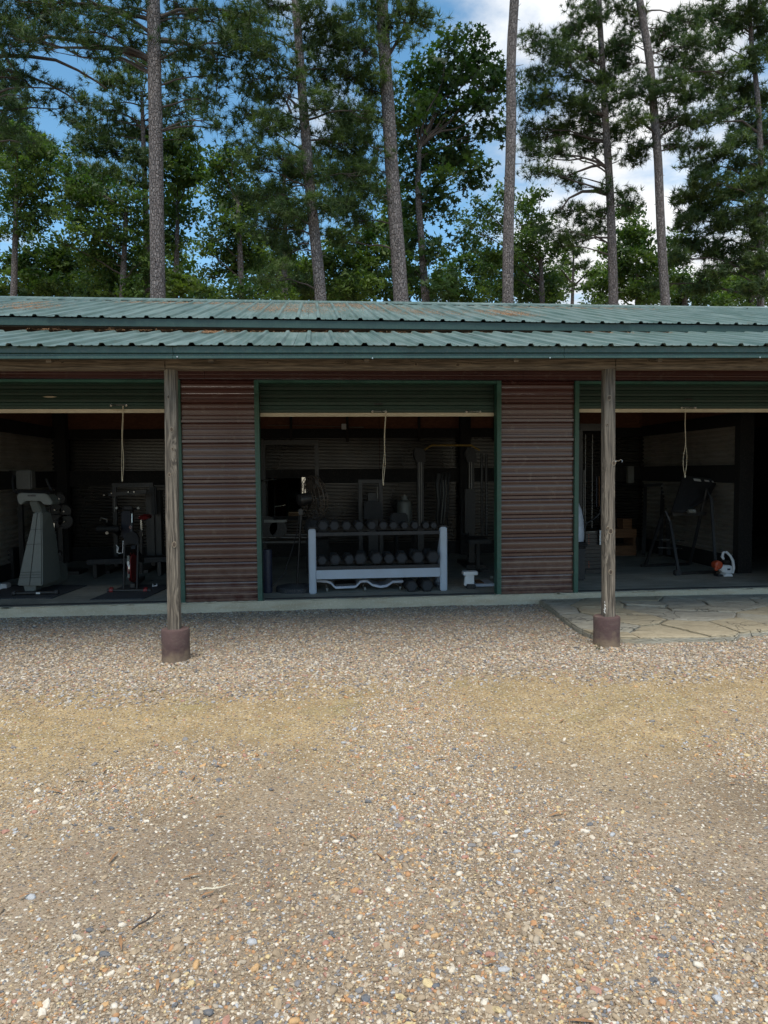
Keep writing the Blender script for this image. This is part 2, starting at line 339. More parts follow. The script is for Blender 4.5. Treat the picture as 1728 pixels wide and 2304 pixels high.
# ================================================================ GROUND
SLAB_Z = .12; WY = 8.07; YB = 12.2; SLAB_Y = 8.01
def m_ground():
    b = NB('sandy_gravel_ground'); v = b.world(); sp = b.N('ShaderNodeSeparateXYZ'); b.l.new(v, sp.inputs[0]); y = sp.outputs[1]
    wob = b.math('MULTIPLY', b.math('SUBTRACT', b.noise(v, .8, 5), .5), 2.6); yy = b.math('ADD', y, wob)
    big = b.noise(v, 1.1, 5, .6); mid = b.noise(v, 5, 5, .65); fine = b.noise(v, 70, 4, .7)
    near = b.mix(b.mr(big, .35, .65), (.195, .148, .105), (.335, .258, .180))
    band = b.mix(b.mr(mid, .35, .7), (.31, .222, .108), (.48, .355, .188))
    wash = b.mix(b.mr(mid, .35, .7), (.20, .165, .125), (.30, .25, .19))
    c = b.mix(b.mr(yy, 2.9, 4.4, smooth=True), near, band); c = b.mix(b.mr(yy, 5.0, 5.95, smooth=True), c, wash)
    moss = b.math('MULTIPLY', b.mr(b.noise(v, 1.7, 4), .52, .68), b.math('MULTIPLY', b.mr(yy, 4.0, 4.7), b.mr(yy, 5.5, 5.1)))
    c = b.mix(b.math('MULTIPLY', moss, .40), c, (.20, .20, .065))
    rust = b.math('MULTIPLY', b.mr(y, 7.75, 7.95), b.mr(b.noise(v, 2.0, 4), .4, .6)); c = b.mix(b.math('MULTIPLY', rust, .7), c, (.20, .085, .035))
    h = None
    for sc, w, thr in ((130., .55, 1), (70., .8, 1)):
        vo = b.N('ShaderNodeTexVoronoi', {'Vector': v, 'Scale': sc, 'Randomness': 1.0}); col = b.N('ShaderNodeSeparateXYZ'); b.l.new(vo.outputs['Color'], col.inputs[0])
        pal = b.ramp(col.outputs[0], [(0, (.20, .14, .085)), (.2, (.36, .28, .18)), (.4, (.52, .43, .30)), (.55, (.24, .215, .19)), (.68, (.62, .55, .42)), (.8, (.12, .115, .115)), (.86, (.40, .25, .13)), (.93, (.74, .70, .62))], 'CONSTANT')
        keep = b.math('MULTIPLY', b.mr(col.outputs[1], .35, .40), b.mr(vo.outputs['Distance'], .55, .40))
        c = b.mix(b.math('MULTIPLY', keep, w), c, pal)
        hh = b.math('MULTIPLY', keep, b.mr(vo.outputs['Distance'], .6, .1)); h = hh if h is None else b.math('ADD', h, hh)
    c = b.mix(b.mr(fine, .52, .75, 0, .5), c, (.10, .075, .05))
    h = b.math('ADD', h, b.math('MULTIPLY', fine, 1.2))
    return b.fin(c, .95, 0, b.bump(h, .8, .008), .2)
def ground_z(x, y):
    z = .018*noise.noise(Vector((x*.6, y*.6, 3.1))) + .008*noise.noise(Vector((x*2.2, y*2.2, 7.7)))
    for fx in (-1.17, 2.53): z += .020*math.exp(-((math.hypot(x-fx, y-5.95)-.12)/.13)**2)*(1+.5*noise.noise(Vector((x*5, y*5, 1))))
    k = min(1, max(0, (9.5-abs(y-3.5))/3)); return z*k
gx = sorted(set([-300, -120, -50, -25, -14, -10] + [round(-8+.16*i, 3) for i in range(101)] + [8.5, 10, 14, 25, 50, 120, 300]))
gy = sorted(set([-300, -100, -30, -10, -4, -1] + [round(0+.14*i, 3) for i in range(58)] + [8.3, 9, 11, 14, 18, 25, 40, 80, 150, 300]))
mb = MB(); nx_ = len(gx)
mb.v = [(x, y, (ground_z(x, y) if y < 8.01 else 0.0)) for y in gy for x in gx]
mb.f = [(j*nx_+i, j*nx_+i+1, (j+1)*nx_+i+1, (j+1)*nx_+i) for j in range(len(gy)-1) for i in range(nx_-1)]
g = mb.build('ground', m_ground(), smooth=True, origin=(0, 0, 0)); tag(g, kind='structure')

# gravel: pebble instances on a cloud of points
def m_pebble(name='mixed_pebbles', grey=0.0):
    b = NB(name); oi = b.N('ShaderNodeObjectInfo')
    r = oi.outputs['Random']
    pal = b.ramp(r, [(0, (.30, .225, .145)), (.12, (.38, .29, .19)), (.27, (.46, .37, .26)), (.38, (.60, .53, .42)), (.45, (.29, .225, .155)), (.53, (.42, .35, .26)),
                     (.60, (.70, .63, .52)), (.66, (.20, .20, .205)), (.72, (.11, .125, .145)), (.765, (.46, .24, .11)), (.815, (.54, .33, .15)), (.86, (.40, .20, .15)), (.89, (.60, .47, .25)), (.93, (.42, .44, .46)), (.97, (.24, .18, .12))], 'CONSTANT')
    v = b.coord((1, 1, 1), 'Object'); n = b.noise(v, 1.3, 5, .65)
    gs = b.N('ShaderNodeHueSaturation', {'Saturation': 1.0-grey, 'Value': 1.0-.9*grey, 'Color': pal}); c = b.mix(b.mr(n, .35, .7, 0, .45), gs.outputs[0], (.24, .19, .14))
    return b.fin(c, .8, 0, b.bump(n, .3, .1), .3)
peb_mat = m_pebble(); wash_mat = m_pebble('washed_pebbles', .16)
peb_col = bpy.data.collections.new('pebble_shapes'); wash_col = bpy.data.collections.new('washed_pebble_shapes')
for k in range(7):
    bm = bmesh.new(); bmesh.ops.create_icosphere(bm, subdivisions=1, radius=1.0)
    sx, sy, sz = 1, random.uniform(.6, .95), random.uniform(.38, .62)
    for v_ in bm.verts:
        nn = noise.noise(v_.co*1.1+Vector((k*9.1, 0, 0))); v_.co *= 1+.42*nn; v_.co = Vector((v_.co.x*sx, v_.co.y*sy, v_.co.z*sz))
    me = bpy.data.meshes.new('pebble_shape'); bm.to_mesh(me); bm.free(); me.materials.append(peb_mat)
    if k % 3 == 0: me.polygons.foreach_set('use_smooth', [True]*len(me.polygons))
    peb_col.objects.link(bpy.data.objects.new('pebble_shape', me)); me2 = me.copy(); me2.materials.clear(); me2.materials.append(wash_mat); wash_col.objects.link(bpy.data.objects.new('washed_pebble_shape', me2))
def blocked(x, y):
    b = (y > SLAB_Y-.01)
    b |= ((x+1.17)**2+(y-5.95)**2 < .11**2) | ((x-2.53)**2+(y-5.95)**2 < .11**2)
    edge = np.where(y > 6.5, 2.47+(y-6.5)*.07, 2.47+(6.5-y)*.3)
    b |= (x > edge) & (y > 6.05+.03*np.sin(x*6)+(x > 3.85)*.12)
    return b
def gravel(name, n, x0, x1, y0, y1, smin, smax, dens, seed, power=2.2, shapes=None):
    r = np.random.default_rng(seed); N = n*3
    x = r.uniform(x0, x1, N); y = r.uniform(y0, y1, N)
    keep = (~blocked(x, y)) & (np.abs(x-.09*y) < 0.62*y+.75)
    x, y = x[keep], y[keep]
    d = np.array([dens(a, b) for a, b in zip(x, y)]); k = r.random(len(x)) < d; x, y = x[k][:n], y[k][:n]
    s = smin+(smax-smin)*r.random(len(x))**power
    z = np.array([ground_z(a, b) for a, b in zip(x, y)]) + s*.10
    me = bpy.data.meshes.new(name); me.vertices.add(len(x)); me.vertices.foreach_set('co', np.stack([x, y, z], 1).ravel())
    def A(nm, ty, key, arr): a = me.attributes.new(nm, ty, 'POINT'); a.data.foreach_set(key, arr)
    A('scl', 'FLOAT', 'value', s); A('idx', 'INT', 'value', r.integers(0, 7, len(x)).astype(np.int32))
    A('rotv', 'FLOAT_VECTOR', 'vector', np.stack([r.normal(0, .28, len(x)), r.normal(0, .28, len(x)), r.uniform(0, 6.28, len(x))], 1).ravel())
    o = bpy.data.objects.new(name, me); COL.objects.link(o); me.materials.append(peb_mat)
    ng = bpy.data.node_groups.new(name+'_nodes', 'GeometryNodeTree')
    ng.interface.new_socket('Geometry', in_out='INPUT', socket_type='NodeSocketGeometry'); ng.interface.new_socket('Geometry', in_out='OUTPUT', socket_type='NodeSocketGeometry')
    gi = ng.nodes.new('NodeGroupInput'); go = ng.nodes.new('NodeGroupOutput'); iop = ng.nodes.new('GeometryNodeInstanceOnPoints'); ci = ng.nodes.new('GeometryNodeCollectionInfo')
    ci.inputs['Collection'].default_value = shapes or peb_col; ci.inputs['Separate Children'].default_value = True; ci.inputs['Reset Children'].default_value = True
    def na(nm, ty): q = ng.nodes.new('GeometryNodeInputNamedAttribute'); q.data_type = ty; q.inputs['Name'].default_value = nm; return q.outputs['Attribute']
    L = ng.links.new
    L(gi.outputs[0], iop.inputs['Points']); L(ci.outputs[0], iop.inputs['Instance']); iop.inputs['Pick Instance'].default_value = True
    L(na('idx', 'INT'), iop.inputs['Instance Index']); L(na('scl', 'FLOAT'), iop.inputs['Scale']); L(na('rotv', 'FLOAT_VECTOR'), iop.inputs['Rotation'])
    L(iop.outputs[0], go.inputs[0]); md = o.modifiers.new('scatter', 'NODES'); md.node_group = ng
    return o
nzv = lambda x, y, s, o: .5+.5*noise.noise(Vector((x*s, y*s, o)))*1.6
def d_near(x, y):
    y += 1.1*noise.noise(Vector((x*.5, y*.4, 8)))
    return min(1, max(.06, .20 + 1.5*(nzv(x, y, .9, 5)-.52) + max(0, 2.75-y)*.7 - max(0, y-3.3)*.16))
def d_wash(x, y): e = 5.62+.42*noise.noise(Vector((x*.8, y*.5, 2))); return 1.0 if y > e else max(0.0, 1-(e-y)*1.1)**1.3
go_ = gravel('gravel', 210000, -3.8, 5.4, 1.5, 5.6, .0026, .0100, d_near, 3, 1.7)
tag(go_, 'loose mixed tan, white and grey gravel over the sandy yard', 'gravel', kind='stuff')
go_ = gravel('coarse_gravel', 5200, -3.4, 4.2, 1.5, 5.6, .0085, .022, d_near, 4, 2.0)
tag(go_, 'larger scattered stones lying on the sandy yard', 'gravel', kind='stuff')
go_ = gravel('washed_gravel', 76000, -5.2, 6.6, 4.8, 8.02, .009, .019, d_wash, 5, 1.3, wash_col)
tag(go_, 'thick bed of washed pebbles under the porch roof and along the slab', 'gravel', kind='stuff')

# ================================================================ BUILDING
bld = thing('gym_building', 'long brown metal building with green roof, porch and three half raised green roll-up doors', 'building', (0.8, WY, 0))
X0, X1 = -7.4, 9.4
DOORS = [(-4.23, -1.474), (-.654, 2.12), (3.009, 5.77)]
slab = MB(); slab.bb(X0, X1, SLAB_Y, 15.0, -.1, SLAB_Z-.003); slab.build('foundation_slab', MATS['slab'], bld, bevel=.012)
fl = MB(); fl.bb(X0+.1, X1-.1, WY+.06, 14.8, SLAB_Z-.05, SLAB_Z+.002); fl.build('shop_floor', MATS['floor'], bld)
# slab's broken front lip
mb = MB()
for i in range(60):
    x = random.uniform(-3.6, 5.6); mb.box((x, SLAB_Y+.012, SLAB_Z-.004), (random.uniform(.02, .10), .03, .012), Matrix.Rotation(random.uniform(-.1, .1), 3, 'Y'))
o = mb.build('slab_chips', MATS['slab'], bld, bevel=.003); o['kind'] = 'stuff'
# wall sheets: ribbed profile, ribs run along x. profile points (y outwards = negative, z)
RP = .222
def rib_profile(z0, z1, phase, out=.022, minor=.0024):
    pts = []; z = z0; per = RP
    k = math.floor((z0-phase)/per)
    P = []
    while phase+k*per < z1+per:
        q = phase+k*per; P += [(q-.026, 0), (q-.014, -out), (q+.014, -out), (q+.026, 0)]
        for i, (u, w, bul) in enumerate(((q+.026, q+per/3-.009, .0012), (q+per/3+.009, q+2*per/3-.009, .0016), (q+2*per/3+.009, q+per-.026, .0034))):
            P += [(u+(w-u)*j/6, -bul*math.sin(math.pi*(j/6)**1.3)) for j in range(1, 6)]
            if i < 2: c = w+.009; P += [(c-.009, 0), (c-.004, -minor), (c+.004, -minor), (c+.009, 0)]
        k += 1
    P = [p for p in P if z0 < p[0] < z1]
    return [(z0, 0)] + P + [(z1, 0)]
def wall_sheet(name, x0, x1, z0, z1, mat, y=WY, parent=bld, label=None):
    mb = MB(); pr = rib_profile(z0, z1, .135)
    nx = 1
    def f(x, p): return Vector((x, y+p[1], p[0]))
    mb.sheet(pr, x0, x1, f, nx)
    mb.bb(x0, x1, y+.006, y+.07, z0, z1)
    o = mb.build(name, mat, parent);
    if label: o['label'] = label
    return o
WZ0, WZ1, DT = .10, 3.06, 2.585
wall_sheet('wall_panel', -1.474+.0, -.654, WZ0, DT, MATS['siding']); wall_sheet('wall_panel', 2.12, 3.009, WZ0, DT, MATS['siding'])
wall_sheet('wall_panel', X0, -4.23, WZ0, DT, MATS['siding']); wall_sheet('wall_panel', 5.77, X1, WZ0, DT, MATS['siding'])
xs = [X0, -4.6, -1.2, 2.4, 6.0, X1]
for a, b in zip(xs[:-1], xs[1:]): wall_sheet('wall_header_panel', a, b-.004, DT+.001, WZ1, MATS['siding'])
# screws on the wall ribs
mb = MB()
for x0, x1 in ((-1.474, -.654), (2.12, 3.009)):
    for zi in range(0, 11):
        for x in (x0+.10, (x0+x1)/2, x1-.10): mb.lathe([(.005, 0), (.004, -.006)], (x, WY-.0215, .135+zi*RP), 6, 'y')
o = mb.build('wall_screw', MATS['siding'], bld); o['kind'] = 'stuff'
# outer shell (ends and back)
for nm, a in (('end_wall', X0), ('end_wall', X1-.07)):
    mb = MB(); mb.prism([(a, WY+.07, .1), (a, 14.9, .1), (a, 14.9, 3.2), (a, 11.2, 4.05), (a, WY+.07, 3.15)], (.07, 0, 0)); mb.build(nm, MATS['siding'], bld)
mb = MB(); mb.bb(X0, X1, 14.9, 14.97, .1, 3.2); mb.build('rear_wall', MATS['siding'], bld)

# ---- upper roof
RY0, RZ0, RY1, RZ1 = 7.70, 3.185, 11.1, 4.145
def roof_prof(width, nrib, rib=.020):
    P = [(0, 0)]
    for k in range(nrib):
        c = (k+.5)*width/nrib; P += [(c-.028, 0), (c-.014, rib), (c+.014, rib), (c+.028, 0)]
        if k < nrib-1:
            for m in (1/3, 2/3): q = c+width/nrib*m; P += [(q-.010, 0), (q-.005, .0035), (q+.005, .0035), (q+.010, 0)]
    return P+[(width, 0)]
def roof_sheet(name, xa, w, nrib, y0, z0, y1, z1, mat, tilt=0.0, seed=0, nseg=6):
    mb = MB(); P = roof_prof(w-.003, nrib); m = len(P)
    d = Vector((0, y1-y0, z1-z0)).normalized(); nrm = Vector((0, -d.z, d.y)); dz = random.uniform(-.005, .005)
    V = []
    for th in (0, -.003):
        for j in range(nseg+1):
            t = j/nseg
            for px, pz in P:
                x = xa+px; b = Vector((x, y0+(y1-y0)*t, z0+(z1-z0)*t+tilt*x)); wv = .003*noise.noise(Vector((x*1.8, t*3+seed, 4)))
                V.append(b+nrm*(pz+th+wv+dz)+Vector((0, dz*2, 0)))
    F = []; q = m*(nseg+1)
    for j in range(nseg):
        for i in range(m-1):
            F.append((j*m+i, j*m+i+1, (j+1)*m+i+1, (j+1)*m+i)); F.append((q+j*m+i, q+(j+1)*m+i, q+(j+1)*m+i+1, q+j*m+i+1))
    for i in range(m-1):
        F.append((i, q+i, q+i+1, i+1)); a = nseg*m; F.append((a+i, a+i+1, q+a+i+1, q+a+i))
    mb.add(V, F); o = mb.build(name, mat, roofp if name.startswith('roof') else bld)
    return o
roofp = bld
ux = -7.38-.111+.0   # rib phase measured: ribs at 0.058 + k*.222
def first(ph, start, step): return ph + math.floor((start-ph)/step)*step
xa = first(.058-.111, X0-.2, .888)
k = 0
while xa < X1+.1:
    roof_sheet('roof_sheet', xa, .888, 4, RY0-.04, RZ0-.012, RY1, RZ1, MATS['roof'], 0, k); k += 1; xa += .888
# dark closures under rib ends + eave trim
mb = MB(); mb.bb(X0-.2, X1+.2, RY0-.012, RY0+.012, 3.085, 3.165); mb.build('eave_fascia', MATS['trim_shaded'], bld, bevel=.003)
mb = MB(); mb.prism([(X0-.1, RY0+.02, 3.125), (X0-.1, 11.1, 4.07), (X0-.1, 11.1, 4.13), (X0-.1, RY0+.02, 3.165)], (X1-X0+.2, 0, 0)); mb.build('roof_deck', MATS['underside'], bld)
mb = MB(); mb.prism([(X0-.1, 11.1, 4.07), (X0-.1, 15.2, 2.95), (X0-.1, 15.2, 3.03), (X0-.1, 11.1, 4.15)], (X1-X0+.2, 0, 0)); mb.build('rear_roof_slope', MATS['roof'], bld)
for i in range(6):   # ridge cap in lengths
    a = X0-.2+i*2.9; b = min(X1+.2, a+2.93); z = 4.178+.004*(i % 2)
    mb = MB(); mb.prism([(a, 10.93, z-.055), (a, 11.1, z+.005), (a, 11.27, z-.045), (a, 11.27, z-.05), (a, 11.1, z-.002), (a, 10.93, z-.062)], (b-a, 0, 0)); mb.prism([(a, 10.925, z-.075), (a, 10.925, z-.055), (a, 10.935, z-.055), (a, 10.935, z-.075)], (b-a, 0, 0)); mb.build('ridge_cap', MATS['roof'], bld)
# soffit board closing eave back to wall
mb = MB(); mb.bb(X0, X1, RY0+.02, WY+.03, 3.075, 3.095); mb.build('soffit', MATS['underside'], bld)

# ---- porch roof
TILT = .0075
PY0, PZ0, PY1, PZ1 = 5.66, 2.545, 7.665, 3.035
xa = first(-.043-.111, X0-.2, .888); k = 0
while xa < X1+.1:
    roof_sheet('porch_roof_sheet', xa, .888, 4, PY0-.035, PZ0-.004, PY1+random.uniform(-.01, .012), PZ1, MATS['roof'], TILT, 40+k, 5); k += 1; xa += .888
mb = MB()
mb.prism([(X0-.1, PY0+.03, 2.50+TILT*X0), (X0-.1, 7.60, 2.985+TILT*X0), (X0-.1, 7.60, 3.015+TILT*X0), (X0-.1, PY0+.03, 2.535+TILT*X0)], (X1-X0+.2, 0, TILT*(X1-X0))); mb.build('porch_roof_deck', MATS['underside'], bld)
def fascia(x0, x1):
    zt = lambda x: TILT*x; mb = MB()
    P = [(0, 2.540), (0, 2.492), (.014, 2.484), (.014, 2.472), (-.012, 2.464), (-.012, 2.446), (.03, 2.446), (.03, 2.540)]
    mb.prism([(x0, PY0+a, z+zt(x0)) for a, z in P], (x1-x0, 0, zt(x1)-zt(x0))); return mb.build('porch_fascia', MATS['green_trim'], bld)
for a, b in ((X0-.2, -4.6), (-4.597, -1.08), (-1.077, 2.02), (2.023, 5.4), (5.403, X1+.2)): fascia(a, b)
for px, py in ((399, 803), (838, 806), (1237, 805), (1709, 804)):
    mb = MB(); p = at(px, py, PY0-.014); mb.lathe([(.008, 0), (.006, -.007)], p, 8, 'y'); mb.build('fascia_screw', MATS['chrome'], bld)
# beams on the posts
BY = 5.95
def beamz(x): return 2.442+.006*x
for a, b in ((X0, -4.9), (-4.897, -1.19), (-1.187, 2.555), (2.558, 6.25), (6.253, X1)):
    mb = MB(); n = 10
    V = []; F = []
    for i in range(n+1):
        x = a+(b-a)*i/n; z = beamz(x); j = .004*noise.noise(Vector((x*1.5, 0, a))); y = BY-.055+j
        V += [(x, y, z-.045+j), (x, y, z+.045), (x, y+.11, z+.045), (x, y+.11, z-.045+j)]
    for i in range(n):
        for e in range(4): F.append((i*4+e, i*4+(e+1) % 4, (i+1)*4+(e+1) % 4, (i+1)*4+e))
    F += [(3, 2, 1, 0), tuple(n*4+e for e in range(4))]
    mb.add(V, F); mb.build('porch_beam', MATS['beamwood'], bld, bevel=.004)
# rafters of the porch
for i in range(14):
    x = X0+.5+i*1.22; mb = MB(); mb.beam((x, PY0+.05, 2.46+TILT*x), (x, WY-.03, 3.01+TILT*x*.5), .038, .07); mb.build('porch_rafter', MATS['beamwood'], bld)
# posts
def post(x, lean, seed):
    mb = MB(); h = beamz(x)-.046; n = 26; z0 = .20; V = []; F = []; K = 12
    r2 = random.Random(seed)
    for i in range(n+1):
        t = i/n; z = z0+(h-z0)*t
        for k in range(K):
            a = 2*math.pi*(k+.5)/K; ca, sa = math.cos(a), math.sin(a)
            rr = .053/max(abs(ca), abs(sa)); rr = min(rr, .0625)
            rr += .003*noise.noise(Vector((ca*1.2, sa*1.2, z*2.0+seed))) + .0015*noise.noise(Vector((ca*4, sa*4, z*7+seed)))
            if t < .12: rr *= 1+.06*(.12-t)/.12
            V.append((x+lean*(t-.5)+rr*ca+.004*math.sin(z*1.7+seed), BY+rr*sa, z))
    for i in range(n):
        for k in range(K): F.append((i*K+k, i*K+(k+1) % K, (i+1)*K+(k+1) % K, (i+1)*K+k))
    F += [tuple(range(K-1, -1, -1)), tuple(n*K+k for k in range(K))]
    mb.add(V, F); p = mb.build('porch_post', MATS['postwood'], bld, smooth=True)
    f = MB(); prof = [(.112, -.12), (.115, .02), (.113, .15), (.115, .262), (.110, .276), (.045, .280)]
    f.lathe(prof, (x-.005, BY, 0), 40)
    f.v = [(a+.0022*noise.noise(Vector((a*9, b*9, c*9))), b+.0022*noise.noise(Vector((a*9, b*9, c*9+5))), c) for a, b, c in f.v]
    f.build('concrete_footing', MATS['footing'], p, smooth=True)
    return p
pl = post(-1.165, .02, 3); pr_ = post(2.525, -.012, 8); post(-4.88, 0, 13); post(6.24, 0, 21)
def knot(parent, p, r, k=1.0):
    n = 14
    for nm, m, r0, dy in (('knot', 'knotring', r*1.5, .0015), ('knot', 'knot', r, .003)):
        mb = MB(); V = [(p[0]+r0*math.cos(2*math.pi*i/n)*(1+.2*noise.noise(Vector((i*.9, r*90, 1)))), p[1]-dy, p[2]+r0*k*math.sin(2*math.pi*i/n)*(1+.2*noise.noise(Vector((i*.9, r*90, 5))))) for i in range(n)]
        mb.prism(V, (0, .01, 0)); mb.build(nm, MATS[m], parent)
for px, py, r in ((1371, 895, .013), (1367, 955, .006), (1374, 1195, .015), (1368, 1188, .008), (1374, 1287, .013), (1381, 1042, .012)): q = at(px, py, BY-.054); knot(pr_, q, r, 1.3)
for px, py, r in ((379, 893, .008), (386, 966, .010), (381, 1068, .008), (392, 1225, .012), (388, 1010, .006)): q = at(px, py, BY-.054); knot(pl, q, r, 1.5)
for o in [o for o in bld.children if o.name.startswith('porch_beam')]:
    c = sum((Vector(v.co) for v in o.data.vertices), Vector())/len(o.data.vertices)+bld.location
    for px, py, r in ((777, 815, .011), (936, 820, .012), (1030, 821, .014), (1060, 817, .008), (602, 816, .008), (1460, 812, .009), (1590, 812, .007), (140, 816, .008)):
        q = at(px, py, BY-.058)
        if abs(q.x-c.x) < 1.8: knot(o, q, r, .8)
mb = MB()   # droppings on the right post
for i in range(16):
    z = .315+random.random()**1.5*.11; mb.lathe([(.004, 0), (.003, -.004)], (2.525-.051+random.uniform(-.006, .012), BY-.056, z), 6, 'y')
mb.build('droppings', MATS['dropping'], pr_)
mb = MB(); q = at(1383, 1037, BY); mb.tube([q+Vector((-.01, 0, 0)), q+Vector((.035, -.01, 0)), q+Vector((.05, -.01, .012)), q+Vector((.065, -.01, 0)), q+Vector((.06, -.01, -.012))], .004, 6); mb.cyl(q+Vector((-.02, 0, -.005)), q+Vector((.012, 0, -.005)), .009, 8); mb.build('hook', MATS['chrome'], pr_)

# ---- roll-up doors with their frames
def door(x0, x1, zbar, idx):
    f = MB(); w = .052
    f.bb(x0-w*.2, x0+w*.8, WY-.045, WY+.09, .105, DT-.002); f.build('door_jamb', MATS['green_frame'], bld, bevel=.003)
    f = MB(); f.bb(x1-w*.8, x1+w*.2, WY-.045, WY+.09, .105, DT-.002); f.build('door_jamb', MATS['green_frame'], bld, bevel=.003)
    f = MB(); f.bb(x0+w*.8+.001, x1-w*.8-.001, WY-.043, WY+.09, DT-.035, DT-.003); f.build('door_lintel', MATS['green_frame'], bld, bevel=.003)
    s = MB(); s.bb(x0+.06, x1-.06, WY+.012, WY+.055, SLAB_Z-.02, SLAB_Z+.010); s.build('threshold_shadow', MATS['blackplastic'], bld)  # black strip painting the shadow gap along the threshold
    a, b = x0+.045, x1-.045; y = WY+.10
    d = MB(); d.bb(a, b, y-.012, y+.014, zbar-.030, zbar+.012); cur = d.build('roll_up_door', MATS['bar'], bld, bevel=.002)
    cur['label'] = 'half raised dark green roll-up door'
    n = 4; hgt = (DT-.02-zbar-.012)/n
    for i in range(n):     # curtain corrugations
        z = zbar+.013+i*hgt; P = [(z, .008), (z+.005, 0), (z+hgt*.46, -.002), (z+hgt*.5, .002), (z+hgt*.54, -.002), (z+hgt-.006, 0), (z+hgt-.001, .008)]
        s = MB(); s.sheet([(q, r) for q, r in P], a, b, lambda x, p: Vector((x, y-.004+p[1], p[0])), 1); s.sheet(P, a, b, lambda x, p: Vector((x, y+.010+p[1], p[0])), 1)
        s.build('slat', MATS['shutter'], cur)
    # coil behind the lintel
    r = MB(); r.lathe([(.16, 0), (.16, b-a)], (a, y+.17, DT+.06), 18, 'x'); r.build('door_coil', MATS['shutter'], bld, smooth=True)
    return cur
def handle(cur, pa, pb, mat='chrome'):
    pa, pb = Vector(pa), Vector(pb); mb = MB(); o = Vector((0, -.028, 0)); dn = Vector((0, 0, -.003))
    mb.tube([pa, pa+o*.7, pa.lerp(pb, .12)+o, pa.lerp(pb, .88)+o, pb+o*.7, pb], .0045, 8)
    for p in (pa, pb): mb.lathe([(.013, .002), (.013, -.006), (.006, -.009)], p, 10, 'y')
    mb.build('handle', MATS[mat], cur, smooth=True)
def lockplate(cur, p, w, mat):
    mb = MB(); p = Vector(p); mb.prism([p+Vector((-w, 0, 0)), p+Vector((-w*.4, 0, -.009)), p+Vector((w*.4, 0, -.009)), p+Vector((w, 0, 0)), p+Vector((w*.4, 0, .009)), p+Vector((-w*.4, 0, .009))], (0, -.006, 0)); mb.lathe([(.008, 0), (.008, -.016)], p, 8, 'y'); mb.build('lock_plate', MATS[mat], cur)
def cord(cur, p0, p1, loop, seed):
    r = random.Random(seed); mb = MB(); p0, p1 = Vector(p0), Vector(p1)
    for s in (-1, 1):
        pts = []
        for i in range(15):
            t = i/14; p = p0.lerp(p1, t); p.x += s*(.003+loop*math.sin(math.pi*min(1, max(0, (t-.55)/.45)))) + .004*math.sin(t*9+seed); p.y += s*.003-.035; pts.append(p)
        mb.tube(pts, .0034, 6)
    mb.lathe([(.002, -.028), (.009, -.016), (.008, .004), (.003, .012)], p1+Vector((0, -.035, 0)), 8)
    mb.build('pull_cord', MATS['cordm'], cur, smooth=True)
yd = WY+.085
d1 = door(*DOORS[0], 2.262, 0); d2 = door(*DOORS[1], 2.218, 1); d3 = door(*DOORS[2], 2.262, 2)
handle(d1, at(250, 912, yd), at(284, 912, yd)); lockplate(d1, at(112, 893, yd), .075, 'bar'); cord(d1, at(278, 914, yd), at(277, 1078, yd), .006, 1)
handle(d2, at(838, 926, yd), at(868, 926, yd)); handle(d2, at(1050, 926, yd), at(1080, 926, yd)); lockplate(d2, at(851, 909, yd), .062, 'black'); cord(d2, at(867, 928, yd), at(862, 1087, yd), .008, 2)
handle(d3, at(1534, 917, yd), at(1564, 917, yd)); lockplate(d3, at(1549, 899, yd), .062, 'black'); cord(d3, at(1539, 919, yd), at(1538, 1070, yd), .022, 3)

# ---- inside: partitions
def corrugated(name, p0, p1, z0, z1, pitch, amp, mat='corr'):
    p0, p1 = Vector(p0), Vector(p1); d = (p1-p0); n = Vector((d.y, -d.x)).normalized(); K = 6
    steps = int((z1-z0)/pitch*K); V = []; F = []
    ns = 8
    for j in range(ns+1):
        p = p0+d*j/ns
        for i in range(steps+1):
            z = z0+(z1-z0)*i/steps; o = amp*math.sin(2*math.pi*i/K) + .0015*noise.noise(Vector((p.x*.9+p.y, z*.8, 2)))
            V.append((p.x+n.x*o, p.y+n.y*o, z))
    m = steps+1
    for j in range(ns):
        for i in range(steps): F.append((j*m+i, (j+1)*m+i, (j+1)*m+i+1, j*m+i+1))
    mb = MB(); mb.add(V, F); return mb.build(name, MATS[mat], bld, smooth=True)
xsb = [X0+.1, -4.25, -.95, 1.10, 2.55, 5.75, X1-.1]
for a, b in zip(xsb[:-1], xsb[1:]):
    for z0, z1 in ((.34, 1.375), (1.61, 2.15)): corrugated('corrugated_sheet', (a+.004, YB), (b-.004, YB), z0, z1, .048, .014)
def bd(name, x0, x1, y0, y1, z0, z1, mat): mb = MB(); mb.bb(x0, x1, y0, y1, z0, z1); return mb.build(name, MATS[mat], bld, bevel=.003)
for a, b in zip(xsb[:-1], xsb[1:]):
    bd('base_rail', a+.002, b-.002, YB-.03, YB+.03, SLAB_Z, .345, 'blackwood'); bd('mid_rail', a+.002, b-.002, YB-.045, YB+.02, 1.37, 1.615, 'blackwood')
    bd('top_beam', a+.002, b-.002, YB-.05, YB+.06, 2.14, 2.295, 'blackwood'); bd('strand_board', a+.003, b-.003, YB+.01, YB+.03, 2.29, 3.75, 'osb')
for x in (-5.6, -2.35, -.40, .55, 1.78, 3.1, 4.6): bd('stud', x-.022, x+.022, YB-.075, YB-.052, 2.07, 3.7, 'darkframe')
